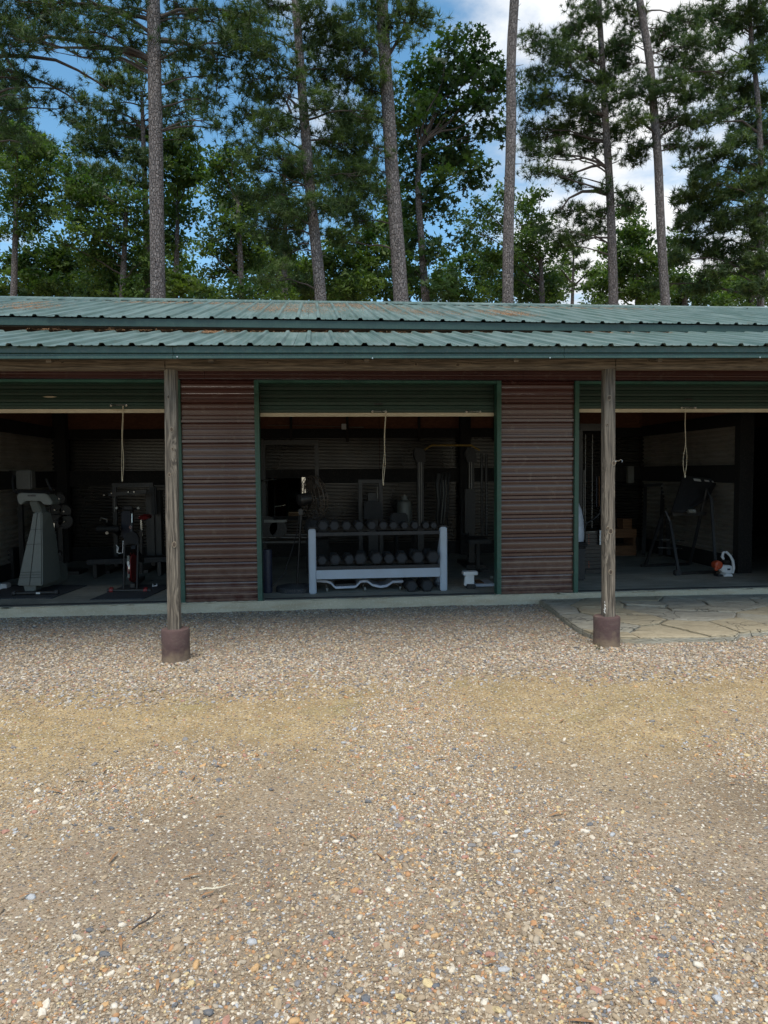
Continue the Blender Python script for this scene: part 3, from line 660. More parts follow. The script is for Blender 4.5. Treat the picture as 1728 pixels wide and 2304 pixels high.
for xw in (-4.22, 5.79):      # side partitions with larger corrugation
    s = 1 if xw < 0 else -1; y0 = 8.55 if xw < 0 else 9.30
    corrugated('corrugated_sheet', (xw, y0), (xw, YB-.05), .34, 1.375, .068, .018, 'corr_lit'); corrugated('corrugated_sheet', (xw, y0), (xw, YB-.05), 1.60, 2.15, .068, .018, 'corr_lit')
    bd('mid_rail', xw-.03+s*.02, xw+.03+s*.02, y0, YB-.06, 1.36, 1.61, 'blackwood'); bd('base_rail', xw-.02, xw+.02, y0, YB-.06, SLAB_Z, .345, 'blackwood'); bd('top_beam', xw-.04, xw+.04, y0, YB-.06, 2.14, 2.32, 'blackwood')
    bd('strand_board', xw-.012, xw+.012, y0, YB-.06, 2.32, 3.0, 'osb')
bd('partition_post', -4.30, -4.02, YB-.22, YB-.06, SLAB_Z, 3.0, 'blackwood'); bd('partition_post', 5.74, 5.94, 9.17, 9.30, SLAB_Z, 3.0, 'blackwood')
for xw in (-1.06, 2.56):       # stub posts between bays behind the panels
    bd('partition_post', xw-.09, xw+.09, YB-.2, YB-.06, SLAB_Z, 3.2, 'blackwood')
mb = MB(); q = at(774, 960, YB-.05); mb.box(q, (.085, .05, .095)); mb.build('junction_box', MATS['white'], bld, bevel=.006)
mb = MB(); mb.tube([q+Vector((.03, .02, -.005)), q+Vector((.25, .02, -.01)), q+Vector((.34, .0, -.01))], .008, 6); mb.tube([q+Vector((-.03, .02, 0)), q+Vector((-.6, .02, .02)), q+Vector((-1.3, .02, .03))], .004, 6); mb.build('conduit', MATS['tank'], bld)
mb = MB(); q = at(1418, 1068, YB-.12); mb.box(q, (.11, .08, .30)); mb.build('wall_box', MATS['tank'], bld, bevel=.008)

# ================================================================ FLAGSTONE PATH
def clip(poly, a, b):   # keep points nearer to a than b
    mx_, my_ = (a[0]+b[0])/2, (a[1]+b[1])/2; nx, ny = b[0]-a[0], b[1]-a[1]; out = []
    for i in range(len(poly)):
        p, q = poly[i], poly[(i+1) % len(poly)]; dp = (p[0]-mx_)*nx+(p[1]-my_)*ny; dq = (q[0]-mx_)*nx+(q[1]-my_)*ny
        if dp <= 0: out.append(p)
        if dp*dq < 0: t = dp/(dp-dq); out.append((p[0]+(q[0]-p[0])*t, p[1]+(q[1]-p[1])*t))
    return out
REG = [(2.575, 8.0), (2.47, 6.55), (2.52, 6.16), (2.72, 6.06), (3.75, 6.0), (3.86, 6.12), (4.2, 6.16), (5.2, 6.12), (6.9, 6.2), (6.9, 8.0)]
mb = MB(); mb.prism([(x, y, -.05) for x, y in REG], (0, 0, .088)); path = mb.build('flagstone_path', STONES[0], origin=(4, 7, 0)); tag(path, kind='structure')
rs = random.Random(5); seeds = []
while len(seeds) < 42:
    p = (rs.uniform(2.45, 6.9), rs.uniform(6.0, 8.0))
    if all(((p[0]-q[0])*.62)**2+((p[1]-q[1])*1.0)**2 > .052 for q in seeds): seeds.append(p)
    if rs.random() < .0005: break
for i, s in enumerate(seeds):
    poly = REG
    for j, q in enumerate(seeds):
        if j != i and poly: poly = clip(poly, (s[0]*1.0, s[1]), (q[0], q[1]))
    if len(poly) < 3: continue
    cx = sum(p[0] for p in poly)/len(poly); cy = sum(p[1] for p in poly)/len(poly)
    # shrink for the joint, then ragged edges
    Q = []
    for a in range(len(poly)):
        p, q = poly[a], poly[(a+1) % len(poly)]; L = math.hypot(q[0]-p[0], q[1]-p[1]); n = max(1, int(L/.09))
        for k in range(n):
            t = k/n; x = p[0]+(q[0]-p[0])*t; y = p[1]+(q[1]-p[1])*t; d = math.hypot(x-cx, y-cy)+1e-6; sh = max(0, d-.005-rs.random()*.012)/d
            Q.append((cx+(x-cx)*sh, cy+(y-cy)*sh))
    h = .049+rs.uniform(-.004, .009); tx, ty = rs.uniform(-.010, .010), rs.uniform(-.012, .012)
    top = [(x, y, h+(x-cx)*tx+(y-cy)*ty+.003*noise.noise(Vector((x*8, y*8, 0)))) for x, y in Q]
    n = len(Q); ins = [(cx+(x-cx)*.93, cy+(y-cy)*.93, z+.006) for x, y, z in top]; bot = [(x, y, -.03) for x, y, z in top]
    mb = MB(); mb.add(bot+top+ins, [tuple(range(n-1, -1, -1))]+[(k, (k+1) % n, n+(k+1) % n, n+k) for k in range(n)]+[(n+k, n+(k+1) % n, 2*n+(k+1) % n, 2*n+k) for k in range(n)]+[tuple(2*n+k for k in range(n))])
    mb.build('stone', STONES[1 if (cy < 6.45 and rs.random() < .75) else rs.choice((0, 0, 2, 1))], path)
# ================================================================ GYM EQUIPMENT
FZ = SLAB_Z+.002
# ---- left bay
def mat_sheet(label, px, py_, group='rubber mats under the exercise machines'):
    mb = MB(); P = [atz(a, b, FZ) for a, b in px]
    mb.prism([(p.x, p.y, FZ) for p in P], (0, 0, .012)); o = mb.build('rubber_mat', MATS['rubbermat'], bevel=.003); tag(o, label, 'floor mat', group); return o
mat_sheet('dark rubber mat lying under the grey exercise bike', [(-60, 1349), (118, 1347), (196, 1318), (30, 1318)], 0)
mat_sheet('dark rubber mat lying under the black and red spin bike', [(202, 1351), (322, 1349), (392, 1317), (285, 1317)], 0)

y = 8.78; b0 = atz(82, 1340, FZ); t = thing('exercise_bike', 'grey upright exercise bike with tall tapered front housing and box shaped console', 'exercise bike', (b0.x, b0.y, FZ)); y = b0.y
def quadring(cx0, w, zz, yf, d, cxs=0): return [(cx0-w/2, yf, zz), (cx0+w/2, yf, zz), (cx0+w/2+.03, yf+d, zz), (cx0-w/2+.05, yf+d, zz)]
secs = [((38, 95), 1318, .42, .0), ((46, 95), 1280, .38, .01), ((58, 95), 1226, .30, .03), ((67, 94), 1190, .22, .05), ((73, 94), 1153, .10, .07)]
V = []; F = []
for (xa_, xb_), py, d, off in secs:
    a, b = at(xa_, py, y+off), at(xb_, py, y+off); V += [a, b, b+Vector((.055, .05, 0))+Vector((0, d, 0)), a+Vector((.08, d, 0))]
for i in range(len(secs)-1):
    for k in range(4): F.append((i*4+k, i*4+(k+1) % 4, (i+1)*4+(k+1) % 4, (i+1)*4+k))
F += [(3, 2, 1, 0), tuple((len(secs)-1)*4+k for k in range(4))]
mb = MB(); mb.add(V, F); mb.build('front_housing', MATS['grey_shell'], t, bevel=.012)
mb = MB()
for pa, pb in (((84, 1154), (66, 1317)),): mb.tube([at(pa[0], pa[1], y+.065), at(76, 1226, y+.026), at(70, 1280, y+.004), at(pb[0], pb[1], y-.004)], .003, 5)
for py, xa_, xb_, o_ in ((1192, 67, 93, .045), (1225, 58, 94, .026), (1288, 45, 94, .004), (1294, 44, 94, .002), (1300, 42, 94, 0)): mb.tube([at(xa_, py, y+o_-.001), at(xb_, py-1, y+o_-.001)], .0022, 5)
o = mb.build('seam_line', MATS['black'], t)
mb = MB(); mb.prism([at(73, 1153, y+.08), at(95, 1153, y+.08), at(84, 1128, y+.03), at(64, 1128, y+.03)], (.02, .12, 0)); mb.build('console_neck', MATS['grey_shell'], t, bevel=.01)
mb = MB(); mb.prism([at(38, 1114, y-.02), at(44, 1109, y-.02), at(104, 1111, y-.02), at(110, 1118, y-.02), at(118, 1130, y-.02), at(116, 1136, y-.02), at(98, 1135, y-.02), at(90, 1127, y-.02), at(56, 1127, y-.02), at(48, 1136, y-.02), at(42, 1134, y-.02), at(38, 1122, y-.02)], (.03, .18, .0)); mb.build('console_tray', MATS['grey_shell'], t, bevel=.008)
mb = MB(); mb.prism([at(62, 1113, y-.026), at(80, 1113, y-.026), at(80, 1117, y-.026), at(62, 1117, y-.026)], (0, .02, 0)); mb.build('slot', MATS['black'], t)
mb = MB(); mb.prism([at(37, 1110, y+.0), at(112, 1112, y+.0), at(112, 1104, y+.06), at(37, 1102, y+.06)], (0, .16, .0)); mb.build('book_rest', MATS['blackplastic'], t, bevel=.006)
q = at(58, 1079, y+.10); mb = MB(); mb.box(q, (.205, .09, .225), Matrix.Rotation(R(-14), 3, 'Z')); mb.build('console_display', MATS['display'], t, bevel=.012)
for pts in ([(38, 1110), (30, 1100), (28, 1080), (31, 1070)], [(112, 1112), (116, 1104), (108, 1088), (104, 1078)]):
    mb = MB(); mb.tube([at(a, b, y+.12+.03*i) for i, (a, b) in enumerate(pts)], .014, 8); mb.build('handlebar', MATS['blackplastic'], t, smooth=True)
mb = MB(); mb.prism([at(52, 1317, y+.05), at(82, 1317, y+.05), at(78, 1331, y+.05), at(56, 1331, y+.05)], (0, .2, 0)); mb.build('foot_block', MATS['grey_shell'], t, bevel=.006)
s0 = b0+Vector((-.24, -.02, .035)); s1 = b0+Vector((.24, -.02, .035)); mb = MB(); mb.cyl(s0, s1, .022, 12); mb.build('stabiliser', MATS['black'], t, smooth=True)
for p in (s0, s1): mb = MB(); mb.lathe([(.034, -.02), (.036, 0), (.034, .02)], p, 14, 'x'); mb.build('wheel', MATS['blackplastic'], t)
mb = MB(); mb.box(b0+Vector((.035, -.045, .035)), (.045, .004, .02)); mb.build('sticker', MATS['paper'], t)
mb = MB(); y2 = y+.75; mb.prism([at(92, 1325, y+.3), at(138, 1308, y2), at(134, 1272, y2), at(112, 1262, y+.55), at(96, 1290, y+.3)], (.05, .14, 0)); mb.build('rear_housing', MATS['grey_shell'], t, bevel=.02)
mb = MB(); mb.tube([at(110, 1340, y+.2), at(140, 1318, y+.9)], .03, 10); mb.build('base_rail', MATS['grey_shell'], t)
mb = MB(); mb.beam(at(118, 1246, y+.7), at(120, 1200, y+.7), .062, .062); mb.build('seat_post', MATS['grey_shell'], t, bevel=.006)
mb = MB(); mb.beam(at(120, 1200, y+.7), at(121, 1177, y+.7), .034, .034); mb.build('chrome_slide', MATS['chrome'], t)
mb = MB(); [mb.lathe([(.004, 0), (.004, -.003)], at(120.5, 1184+4*k, y+.68), 6, 'y') for k in range(4)]; o = mb.build('slide_hole', MATS['black'], t); o['kind'] = 'stuff'
mb = MB(); mb.prism([at(108, 1172, y+.6), at(134, 1172, y+.6), at(130, 1177, y+.6), at(112, 1177, y+.6)], (0, .26, .0)); mb.build('seat', MATS['blackplastic'], t, bevel=.02)
mb = MB(); mb.tube([at(118, 1240, y+.5), at(126, 1236, y+.5), at(136, 1240, y+.45), at(140, 1246, y+.4)], .009, 8); mb.box(at(130, 1247, y+.42), (.10, .07, .025)); mb.build('pedal', MATS['blackplastic'], t)

# spin bike
b0 = atz(289, 1333, FZ); y = b0.y; t = thing('spin_bike', 'black spin bike with red flywheel and red tipped front stabiliser', 'spin bike', (b0.x, b0.y, FZ))
def P_(px, py, dy=0): return at(px, py, y+dy)
mb = MB(); mb.cyl(P_(243, 1329), P_(340, 1328), .023, 12); mb.build('stabiliser', MATS['black'], t, smooth=True)
for px in (251, 328): mb = MB(); mb.lathe([(.034, -.022), (.038, -.01), (.038, .01), (.034, .022)], P_(px, 1328), 16, 'x'); mb.build('wheel', MATS['red'], t)
for px in (244, 338): mb = MB(); mb.lathe([(.026, -.012), (.026, .012)], P_(px, 1329), 12, 'x'); mb.build('end_cap', MATS['blackplastic'], t)
for a, b in ((278, 280), (308, 311)): mb = MB(); mb.tube([P_(a, 1326, .02), P_(b, 1215, .05)], .013, 10); mb.build('fork_leg', MATS['grey_shell'] if 0 else MATS['blackplastic'], t, smooth=True)
arch = [(279, 1226), (279, 1212), (283, 1202), (291, 1196), (300, 1196), (308, 1203), (312, 1212), (312, 1226), (306, 1228), (303, 1224), (289, 1224), (284, 1228)]
mb = MB(); mb.prism([P_(a, b, .03) for a, b in arch], (0, .07, 0)); mb.build('fork_crown', MATS['hex'], t, bevel=.008)
mb = MB(); c = P_(299, 1276, .22); mb.lathe([(.02, -.012), (.165, -.008), (.175, -.018), (.185, -.018), (.185, .018), (.175, .018), (.165, .008), (.02, .012)], c, 36, 'x')
fwl = mb.build('flywheel', MATS['red'], t, smooth=True); mb = MB(); mb.lathe([(.187, -.006), (.187, .006)], c, 36, 'x'); mb.build('rim', MATS['chrome'], fwl)
mb = MB(); mb.box(P_(288.5, 1268, .04), (.026, .004, .055)); mb.build('sticker', MATS['paper'], t); mb = MB(); mb.beam(P_(288.5, 1250, .05), P_(289, 1300, .05), .026, .01); mb.build('brake_guard', MATS['grey_shell'], t)
mb = MB(); mb.tube([P_(296, 1200, .06), P_(297, 1165, .10), P_(297, 1145, .14)], .022, 10); mb.build('head_tube', MATS['black'], t, smooth=True)
mb = MB(); mb.cyl(P_(292, 1155.5, .08), P_(301, 1155.5, .08), .003, 8); mb.cyl(P_(297, 1156, .075), P_(297, 1176, .06), .006, 8); mb.build('tension_knob', MATS['chrome'], t)
mb = MB(); mb.lathe([(.018, 0), (.018, -.008)], P_(294, 1186, .04), 20, 'y'); bd_ = mb.build('badge', MATS['red'], t)
mb = MB(); mb.lathe([(.015, 0), (.015, -.002)], P_(294, 1186, .031), 20, 'y'); mb.lathe([(.012, 0), (.012, -.003)], P_(294, 1186, .031), 20, 'y'); mb.build('badge_ring', MATS['paper'], bd_)
mb = MB(); q = P_(294, 1186, .026); mb.lathe([(.013, 0), (.013, -.002)], q, 20, 'y'); mb.build('badge_field', MATS['black'], bd_)
mb = MB(); mb.beam(q+Vector((-.005, -.003, -.007)), q+Vector((-.005, -.003, .007)), .003, .002); mb.beam(q+Vector((-.005, -.003, .007)), q+Vector((.005, -.003, -.007)), .003, .002); mb.beam(q+Vector((.005, -.003, -.007)), q+Vector((.005, -.003, .007)), .003, .002); mb.build('badge_mark', MATS['red'], bd_)
mb = MB(); mb.tube([P_(262, 1143, -.06), P_(272, 1145, .10), P_(297, 1145, .14), P_(308, 1145, .10), P_(312, 1143, -.06)], .016, 10); mb.build('handlebar', MATS['blackplastic'], t, smooth=True)
for px in (262.5, 311.5): mb = MB(); mb.lathe([(.017, 0), (.014, -.012)], P_(px, 1143, -.055), 14, 'y'); mb.build('grip_end', MATS['tank'], t)
mb = MB(); mb.box(P_(289, 1144, .02), (.10, .05, .05), Matrix.Rotation(R(-25), 3, 'X')); mb.build('console', MATS['black'], t, bevel=.008)
mb = MB(); mb.tube([P_(277, 1216, .05), P_(276, 1244, .04), P_(268, 1245, .0), P_(263, 1243, -.01), P_(264, 1230, -.01), P_(261, 1226, -.01)], .004, 6); mb.tube([P_(264, 1243, .05), P_(267, 1231, .05), P_(264, 1230, -.01)], .004, 6); mb.build('bottle_cage', MATS['white'], t, smooth=True)
mb = MB(); mb.beam(P_(318, 1290, .65), P_(318, 1192, .60), .035, .05); mb.build('seat_tube', MATS['black'], t); mb = MB(); mb.cyl(P_(319, 1205, .6), P_(317, 1170, .6), .016, 10); mb.build('seat_post', MATS['chrome'], t)
mb = MB(); mb.prism([P_(309, 1163, .5), P_(318, 1158, .5), P_(331, 1158, .6), P_(336, 1163, .6), P_(330, 1170, .6), P_(312, 1170, .5)], (0, .22, 0)); mb.build('saddle', MATS['red'], t, bevel=.015)
mb = MB(); mb.beam(P_(298, 1318, .1), P_(322, 1300, .95), .05, .05); mb.beam(P_(300, 1230, .1), P_(320, 1262, .65), .05, .06); mb.build('frame', MATS['black'], t)
mb = MB(); mb.beam(P_(343, 1319, .3), P_(354, 1317, .3), .03, .012); mb.tube([P_(344, 1319, .28), P_(344, 1313, .28)], .004, 6); mb.tube([P_(353, 1319, .28), P_(353, 1313, .28)], .004, 6); mb.build('pedal', MATS['white'], t)
mb = MB(); mb.beam(P_(252, 1325, .95), P_(345, 1308, .95), .05, .04); mb.build('rear_stabiliser', MATS['black'], t)

# multi gym at the back of the left bay
def gym(name, label, cat, px0, px1, ptop, yy, extra=()):
    b0 = at(px0, 1240, yy); b1 = at(px1, 1240, yy); t = thing(name, label, cat, ((b0.x+b1.x)/2, yy, FZ)); zt = at(px0, ptop, yy).z
    for x in (b0.x, b1.x):
        mb = MB(); mb.bb(x-.03, x+.03, yy-.03, yy+.03, FZ+.03, zt); mb.build('upright', MATS['black'], t, bevel=.003)
        mb = MB(); mb.bb(x-.03, x+.03, yy-.5, yy+.45, FZ, FZ+.05); mb.build('foot', MATS['black'], t, bevel=.003)
    mb = MB(); mb.bb(b0.x-.03, b1.x+.03, yy-.031, yy+.031, zt+.001, zt+.06); mb.build('top_beam', MATS['black'], t, bevel=.003)
    return t, b0, b1, zt
t, g0, g1, zt = gym('multi_gym', 'black multi gym with press arm and weight stack behind the spin bike', 'multi gym', 262, 345, 1096, 11.0)
def G(px, py, yy=10.8): return at(px, py, yy)
for px in (272, 300, 336):
    pass
mb = MB(); mb.tube([G(225, 1172, 10.5), G(228, 1165, 10.5), G(242, 1169, 10.5), G(240, 1176, 10.5)], .016, 8); mb.build('curved_handle', MATS['dull'], t, smooth=True)
mb = MB(); mb.beam(G(236, 1172, 10.5), G(268, 1200, 10.8), .05, .06); mb.build('leg_arm', MATS['black'], t); mb = MB(); mb.lathe([(.05, -.16), (.05, .16)], G(243, 1190, 10.4), 14, 'x'); mb.build('roller_pad', MATS['blackplastic'], t, bevel=.01)
mb = MB(); mb.lathe([(.022, 0), (.022, -.012)], G(241, 1199, 10.3), 12, 'y'); mb.build('roller_cap', MATS['chrome'], t)
mb = MB(); mb.cyl(G(257, 1118), G(257, 1152), .008, 8); mb.build('guide_rod', MATS['dull'], t)
mb = MB(); mb.beam(G(245, 1113, 10.6), G(330, 1106, 10.6), .05, .05); mb.build('press_arm', MATS['black'], t); mb = MB(); mb.prism([G(272, 1150, 10.7), G(296, 1150, 10.7), G(296, 1210, 10.7), G(272, 1210, 10.7)], (0, .10, 0)); mb.build('back_pad', MATS['blue'], t, bevel=.02)
for px, py in ((289, 1107), (302, 1107), (251, 1110), (234, 1114)): mb = MB(); mb.lathe([(.010, 0), (.008, -.012)], G(px, py, 10.55), 8, 'y'); mb.build('bolt', MATS['chrome'], t)
mb = MB(); mb.bb(g1.x-.10, g1.x+.12, 11.02, 11.2, FZ+.2, 1.3); mb.build('weight_stack', MATS['black'], t, bevel=.004)
mb = MB(); mb.prism([G(338, 1095), G(350, 1095), G(352, 1160), G(340, 1160)], (0, .1, 0)); mb.build('hanging_pad', MATS['blackplastic'], t, bevel=.02)

# free weights tree in the dark left corner
c = at(139, 1250, 10.7); t = thing('weight_tree', 'black weight tree loaded with dark plates left of the corrugated back wall', 'weight rack', (c.x, 10.7, FZ))
mb = MB(); mb.bb(c.x-.03, c.x+.03, 10.67, 10.73, FZ, at(139, 1108, 10.7).z); mb.build('upright', MATS['black'], t); mb = MB(); mb.bb(c.x-.3, c.x+.3, 10.5, 10.9, FZ, FZ+.05); mb.build('base', MATS['black'], t)
for px, py, r in ((128, 1147, .09), (148, 1150, .09), (129, 1170, .11), (148, 1172, .11), (138, 1122, .07)):
    q = at(px, py, 10.6); mb = MB(); mb.lathe([(.02, -.03), (r*.8, -.03), (r*.85, -.045), (r, -.045), (r, .0), (.02, 0)], q, 24, 'y'); pt = mb.build('plate', MATS['black'], t, smooth=True)
    mb = MB(); mb.lathe([(.014, -.03), (.012, -.09)], q, 10, 'y'); mb.build('peg', MATS['chrome'], pt)
# low bench on the floor
c = atz(285, 1300, FZ); t = thing('flat_bench', 'low black flat bench lying behind the spin bike', 'bench', (c.x, c.y, FZ))
mb = MB(); mb.box(c+Vector((0, .25, .22)), (1.15, .30, .07), Matrix.Rotation(R(8), 3, 'Z')); mb.build('seat', MATS['blackplastic'], t, bevel=.02)
for dx in (-.42, .42):
    mb = MB(); mb.box(c+Vector((dx, .25+dx*.14, .10)), (.05, .40, .19)); mb.build('leg', MATS['black'], t, bevel=.004)
mb = MB(); q = atz(8, 1326, FZ); mb.bb(q.x-.12, q.x+.035, q.y, q.y+.14, FZ, FZ+.065); o = mb.build('white_case', MATS['white'], bevel=.008); tag(o, 'small white plastic case on the floor at the left edge', 'case')
# side machine against the left partition
c = at(18, 1200, 10.3); t = thing('cable_machine', 'dark cable machine by the left partition behind the exercise bike', 'cable machine', (c.x-.1, 10.3, FZ))
for dx in (-.28, .18): mb = MB(); mb.bb(c.x+dx-.03, c.x+dx+.03, 10.27, 10.33, FZ, 1.55); mb.build('upright', MATS['black'], t)
mb = MB(); mb.bb(c.x-.31, c.x+.21, 10.268, 10.332, 1.551, 1.62); mb.build('top_beam', MATS['black'], t); mb = MB(); mb.cyl(at(0, 1160, 10.2), at(14, 1161, 10.2), .012, 8); mb.build('bar', MATS['chrome'], t); mb = MB(); mb.bb(c.x-.2, c.x+.1, 10.2, 10.4, FZ, .55); mb.build('weight_stack', MATS['black'], t)

# ---- centre bay: dumbbell rack
b0 = atz(704, 1336, FZ); b1 = atz(998, 1329, FZ); ry = .5*(b0.y+b1.y); t = thing('dumbbell_rack', 'silver and black three tier dumbbell rack standing in the middle doorway', 'dumbbell rack', ((b0.x+b1.x)/2, ry, FZ))
rt_z = at(704, 1190, ry).z
for bx in (b0.x, b1.x):
    inner = 1 if bx < .5 else -1
    mb = MB(); mb.bb(bx-.043, bx+.043, ry-.03, ry+.03, FZ, rt_z); fr = mb.build('upright', MATS['silver'], t, bevel=.012, seg=3)
    mb = MB(); mb.bb(bx-.044, bx+.044, ry-.031, ry+.031, rt_z+.001, rt_z+.018); mb.build('end_cap', MATS['blackplastic'], fr, bevel=.006)
    mb = MB(); mb.tube([(bx+inner*-.0, ry+.03, rt_z-.06), (bx, ry+.16, rt_z-.22), (bx, ry+.30, .40), (bx, ry+.42, FZ+.05), (bx, ry+.52, FZ+.03)], [.028, .034, .036, .036, .03], 10); mb.build('rear_leg', MATS['silver'], t, smooth=True)
    mb = MB(); mb.bb(bx-.04, bx+.04, ry+.032, ry+.55, FZ, FZ+.045); mb.build('foot', MATS['silver'], t, bevel=.008)
xi0, xi1 = b0.x+.044, b1.x-.044
zb0, zb1 = at(850, 1300, ry).z, at(850, 1280, ry).z
mb = MB(); mb.bb(xi0, xi1, ry-.02, ry+.02, zb0, zb1); mb.build('cross_beam', MATS['silver'], t, bevel=.004)
tiers = []
for nm, py in (('tier_tray', 1196), ('tier_tray', 1272)):
    zz = at(850, py, ry).z; tiers.append(zz)
    mb = MB()
    for dy, dz in ((.0, 0), (.17, .045)): mb.bb(xi0, xi1, ry-.018+dy, ry+.018+dy, zz-.042+dz, zz+dz)
    for xx in (xi0+.02, (xi0+xi1)/2, xi1-.02): mb.beam((xx, ry+.02, zz-.03), (xx, ry+.15, zz+.0), .03, .02)
    mb.build(nm, MATS['blackplastic'], t, bevel=.003)
# dumbbells: one modelled, the others copied and scaled
def make_dumbbell():
    t = thing('dumbbell', '', 'dumbbell', (0, 0, 0), 'hex dumbbells on and under the silver rack')
    for yy in (-.075, .075):
        s = -1 if yy < 0 else 1
        mb = MB(); mb.lathe([(.050, yy-.040*1), (.055, yy-.034), (.055, yy+.034), (.050, yy+.040)], (0, 0, 0), 6, 'y'); hd = mb.build('head', MATS['hex'], t)
        mb = MB(); mb.lathe([(.041, yy+s*.040), (.040, yy+s*.042)], (0, 0, 0), 6, 'y'); mb.build('end_face', MATS['hexface'], hd)
    mb = MB(); mb.lathe([(.014, -.044), (.017, -.02), (.018, 0), (.017, .02), (.014, .044)], (0, 0, 0), 10, 'y'); mb.build('grip', MATS['chrome'], t, smooth=True)
    return t
ORD = ['first', 'second', 'third', 'fourth', 'fifth', 'sixth', 'seventh', 'eighth', 'ninth', 'tenth', 'eleventh', 'twelfth', 'thirteenth']
db = make_dumbbell(); used_db = False
def put(px, y_, z, r, label, ang=0):
    global used_db
    s = r/.055; x = at(px, 1240, y_-.1*s).x; loc = (x, y_, z+r*.87)
    if not used_db: db.location = loc; db.scale = (s,)*3; db['label'] = label; db.rotation_euler = (0, 0, ang); used_db = True
    else: dup(db, loc, ang, label, s)
top = [(726, 10.5), (755, 10), (781, 9.6), (808, 9.2), (837, 9.2), (864, 8.6), (887, 8.4), (911, 8), (934.5, 8), (959, 7.3), (978, 6.6)]
top = [(726, 11.5), (754, 10.8), (780, 10.2), (807, 10), (836, 10), (864, 9.4), (887, 9), (911, 8.2), (935, 8.2), (959, 7.8), (977, 7.2)]
K = 9.6/1600
for i, (px, r) in enumerate(top):
    rr = r*K; zz = tiers[0]+.004; put(px, ry+.085, zz+.02, rr, 'black hex dumbbell on the upper tier of the silver rack, %s from the left' % ORD[i], random.uniform(-.08, .08))
low = [(724, 10), (753, 11.5), (784, 11), (813, 13), (846, 13), (874.5, 11.5), (905.5, 12.2), (938, 13.6), (971, 13.6)]
for i, (px, r) in enumerate(low):
    rr = r*K; put(px, ry+.085, tiers[1]+.024, rr, 'black hex dumbbell on the lower tier of the silver rack, %s from the left' % ORD[i], random.uniform(-.1, .1))
for i, (px, r) in enumerate(((924, 13), (959, 13.4))):
    put(px, ry+.12, FZ, r*K, 'large black hex dumbbell on the floor under the rack, %s' % ('beside the creeper' if i == 0 else 'beside the right upright'), .05)

# creeper board with castors
c0 = at(714, 1304, 8.50); t = thing('creeper_board', 'low silver grey wavy creeper board on castors under the rack', 'creeper', ((at(810, 1330, 8.5)).x, 8.55, FZ))
pr = [(712, 1305), (735, 1306), (744, 1309), (755, 1320), (800, 1318), (812, 1306), (826, 1305), (838, 1314), (856, 1318), (870, 1316), (884, 1307), (908, 1306)]
up_ = [at(a, b, 8.50) for a, b in pr]; lo_ = [p-Vector((0, 0, .028)) for p in up_]
mb = MB(); mb.prism(up_+lo_[::-1], (0, .34, 0)); mb.build('board', MATS['silver_light'], t, bevel=.006)
mb = MB(); mb.prism([p+Vector((0, .03, .004)) for p in (up_[3], up_[4])]+[p+Vector((0, .03, .024)) for p in (up_[4], up_[3])], (0, .28, 0)); mb.build('pad', MATS['blackplastic'], t, bevel=.004)
mb = MB(); mb.prism([at(718, 1303, 8.53), at(744, 1303, 8.53), at(740, 1297, 8.53), at(722, 1297, 8.53)], (0, .28, 0)); mb.build('head_rest', MATS['blackplastic'], t, bevel=.008)
for px in (736, 821, 900):
    for dy in (0, .30):
        q = at(px, 1326, 8.5+dy*0); q = Vector((q.x, 8.5+dy, FZ+.025)); mb = MB(); mb.lathe([(.012, -.012), (.025, -.010), (.025, .010), (.012, .012)], q, 14, 'x'); w = mb.build('castor', MATS['tank'], t); mb = MB(); mb.bb(q.x-.017, q.x-.013, q.y-.01, q.y+.01, q.z, q.z+.045); mb.bb(q.x+.013, q.x+.017, q.y-.01, q.y+.01, q.z, q.z+.045); mb.build('fork', MATS['black'], w)

# fan
b0 = atz(664, 1336, FZ); fy = b0.y+.22; t = thing('pedestal_fan', 'dark pedestal fan with round caged head turned sideways, standing left of the rack', 'fan', (b0.x, fy, FZ))
mb = MB(); mb.lathe([(.235, 0), (.235, .05), (.22, .06), (.19, .055), (.16, .06), (.05, .085), (.03, .09)], (b0.x, fy, FZ), 36); mb.build('base', MATS['rubbermat'], t, smooth=True)
hz = at(684, 1122, fy).z; hp = at(676, 1122, fy); mb = MB(); mb.cyl((b0.x+.02, fy, FZ+.08), (hp.x, fy, hz-.25), .013, 10); mb.build('pole', MATS['black'], t, smooth=True)
mb = MB(); mb.cyl((hp.x, fy, hz-.26), (hp.x, fy, hz-.12), .022, 10); mb.box((hp.x, fy-.02, hz-.16), (.05, .05, .07)); mb.build('control_box', MATS['black'], t, bevel=.004)
ax = Vector((.86, .42, .10)).normalized(); hc = at(706, 1120, fy); rr = .27; u = ax.orthogonal().normalized(); w = ax.cross(u)
mb = MB(); mb.tube([hc-ax*.22, hc-ax*.20, hc-ax*.06], [.035, .07, .075], 16); mb.build('motor', MATS['black'], t, smooth=True)
mb = MB(); ring = lambda r_, o_: [hc+ax*o_+(u*math.cos(2*math.pi*k/28)+w*math.sin(2*math.pi*k/28))*r_ for k in range(29)]
for r_, o_ in ((rr, 0), (rr*.97, .05), (rr*.8, .085), (rr*.55, .1), (rr*.3, .105), (rr*.97, -.045), (rr*.75, -.07), (rr*.5, -.075)): mb.tube(ring(r_, o_), .004 if r_ < rr else .008, 5)
for k in range(30):
    a = 2*math.pi*k/30; dv = u*math.cos(a)+w*math.sin(a); mb.tube([hc+dv*.05+ax*.105, hc+dv*rr*.7+ax*.09, hc+dv*rr*.97+ax*.05, hc+dv*rr, hc+dv*rr*.97-ax*.045, hc+dv*rr*.6-ax*.072], .0022, 4)
mb.build('cage', MATS['fanmetal'], t)
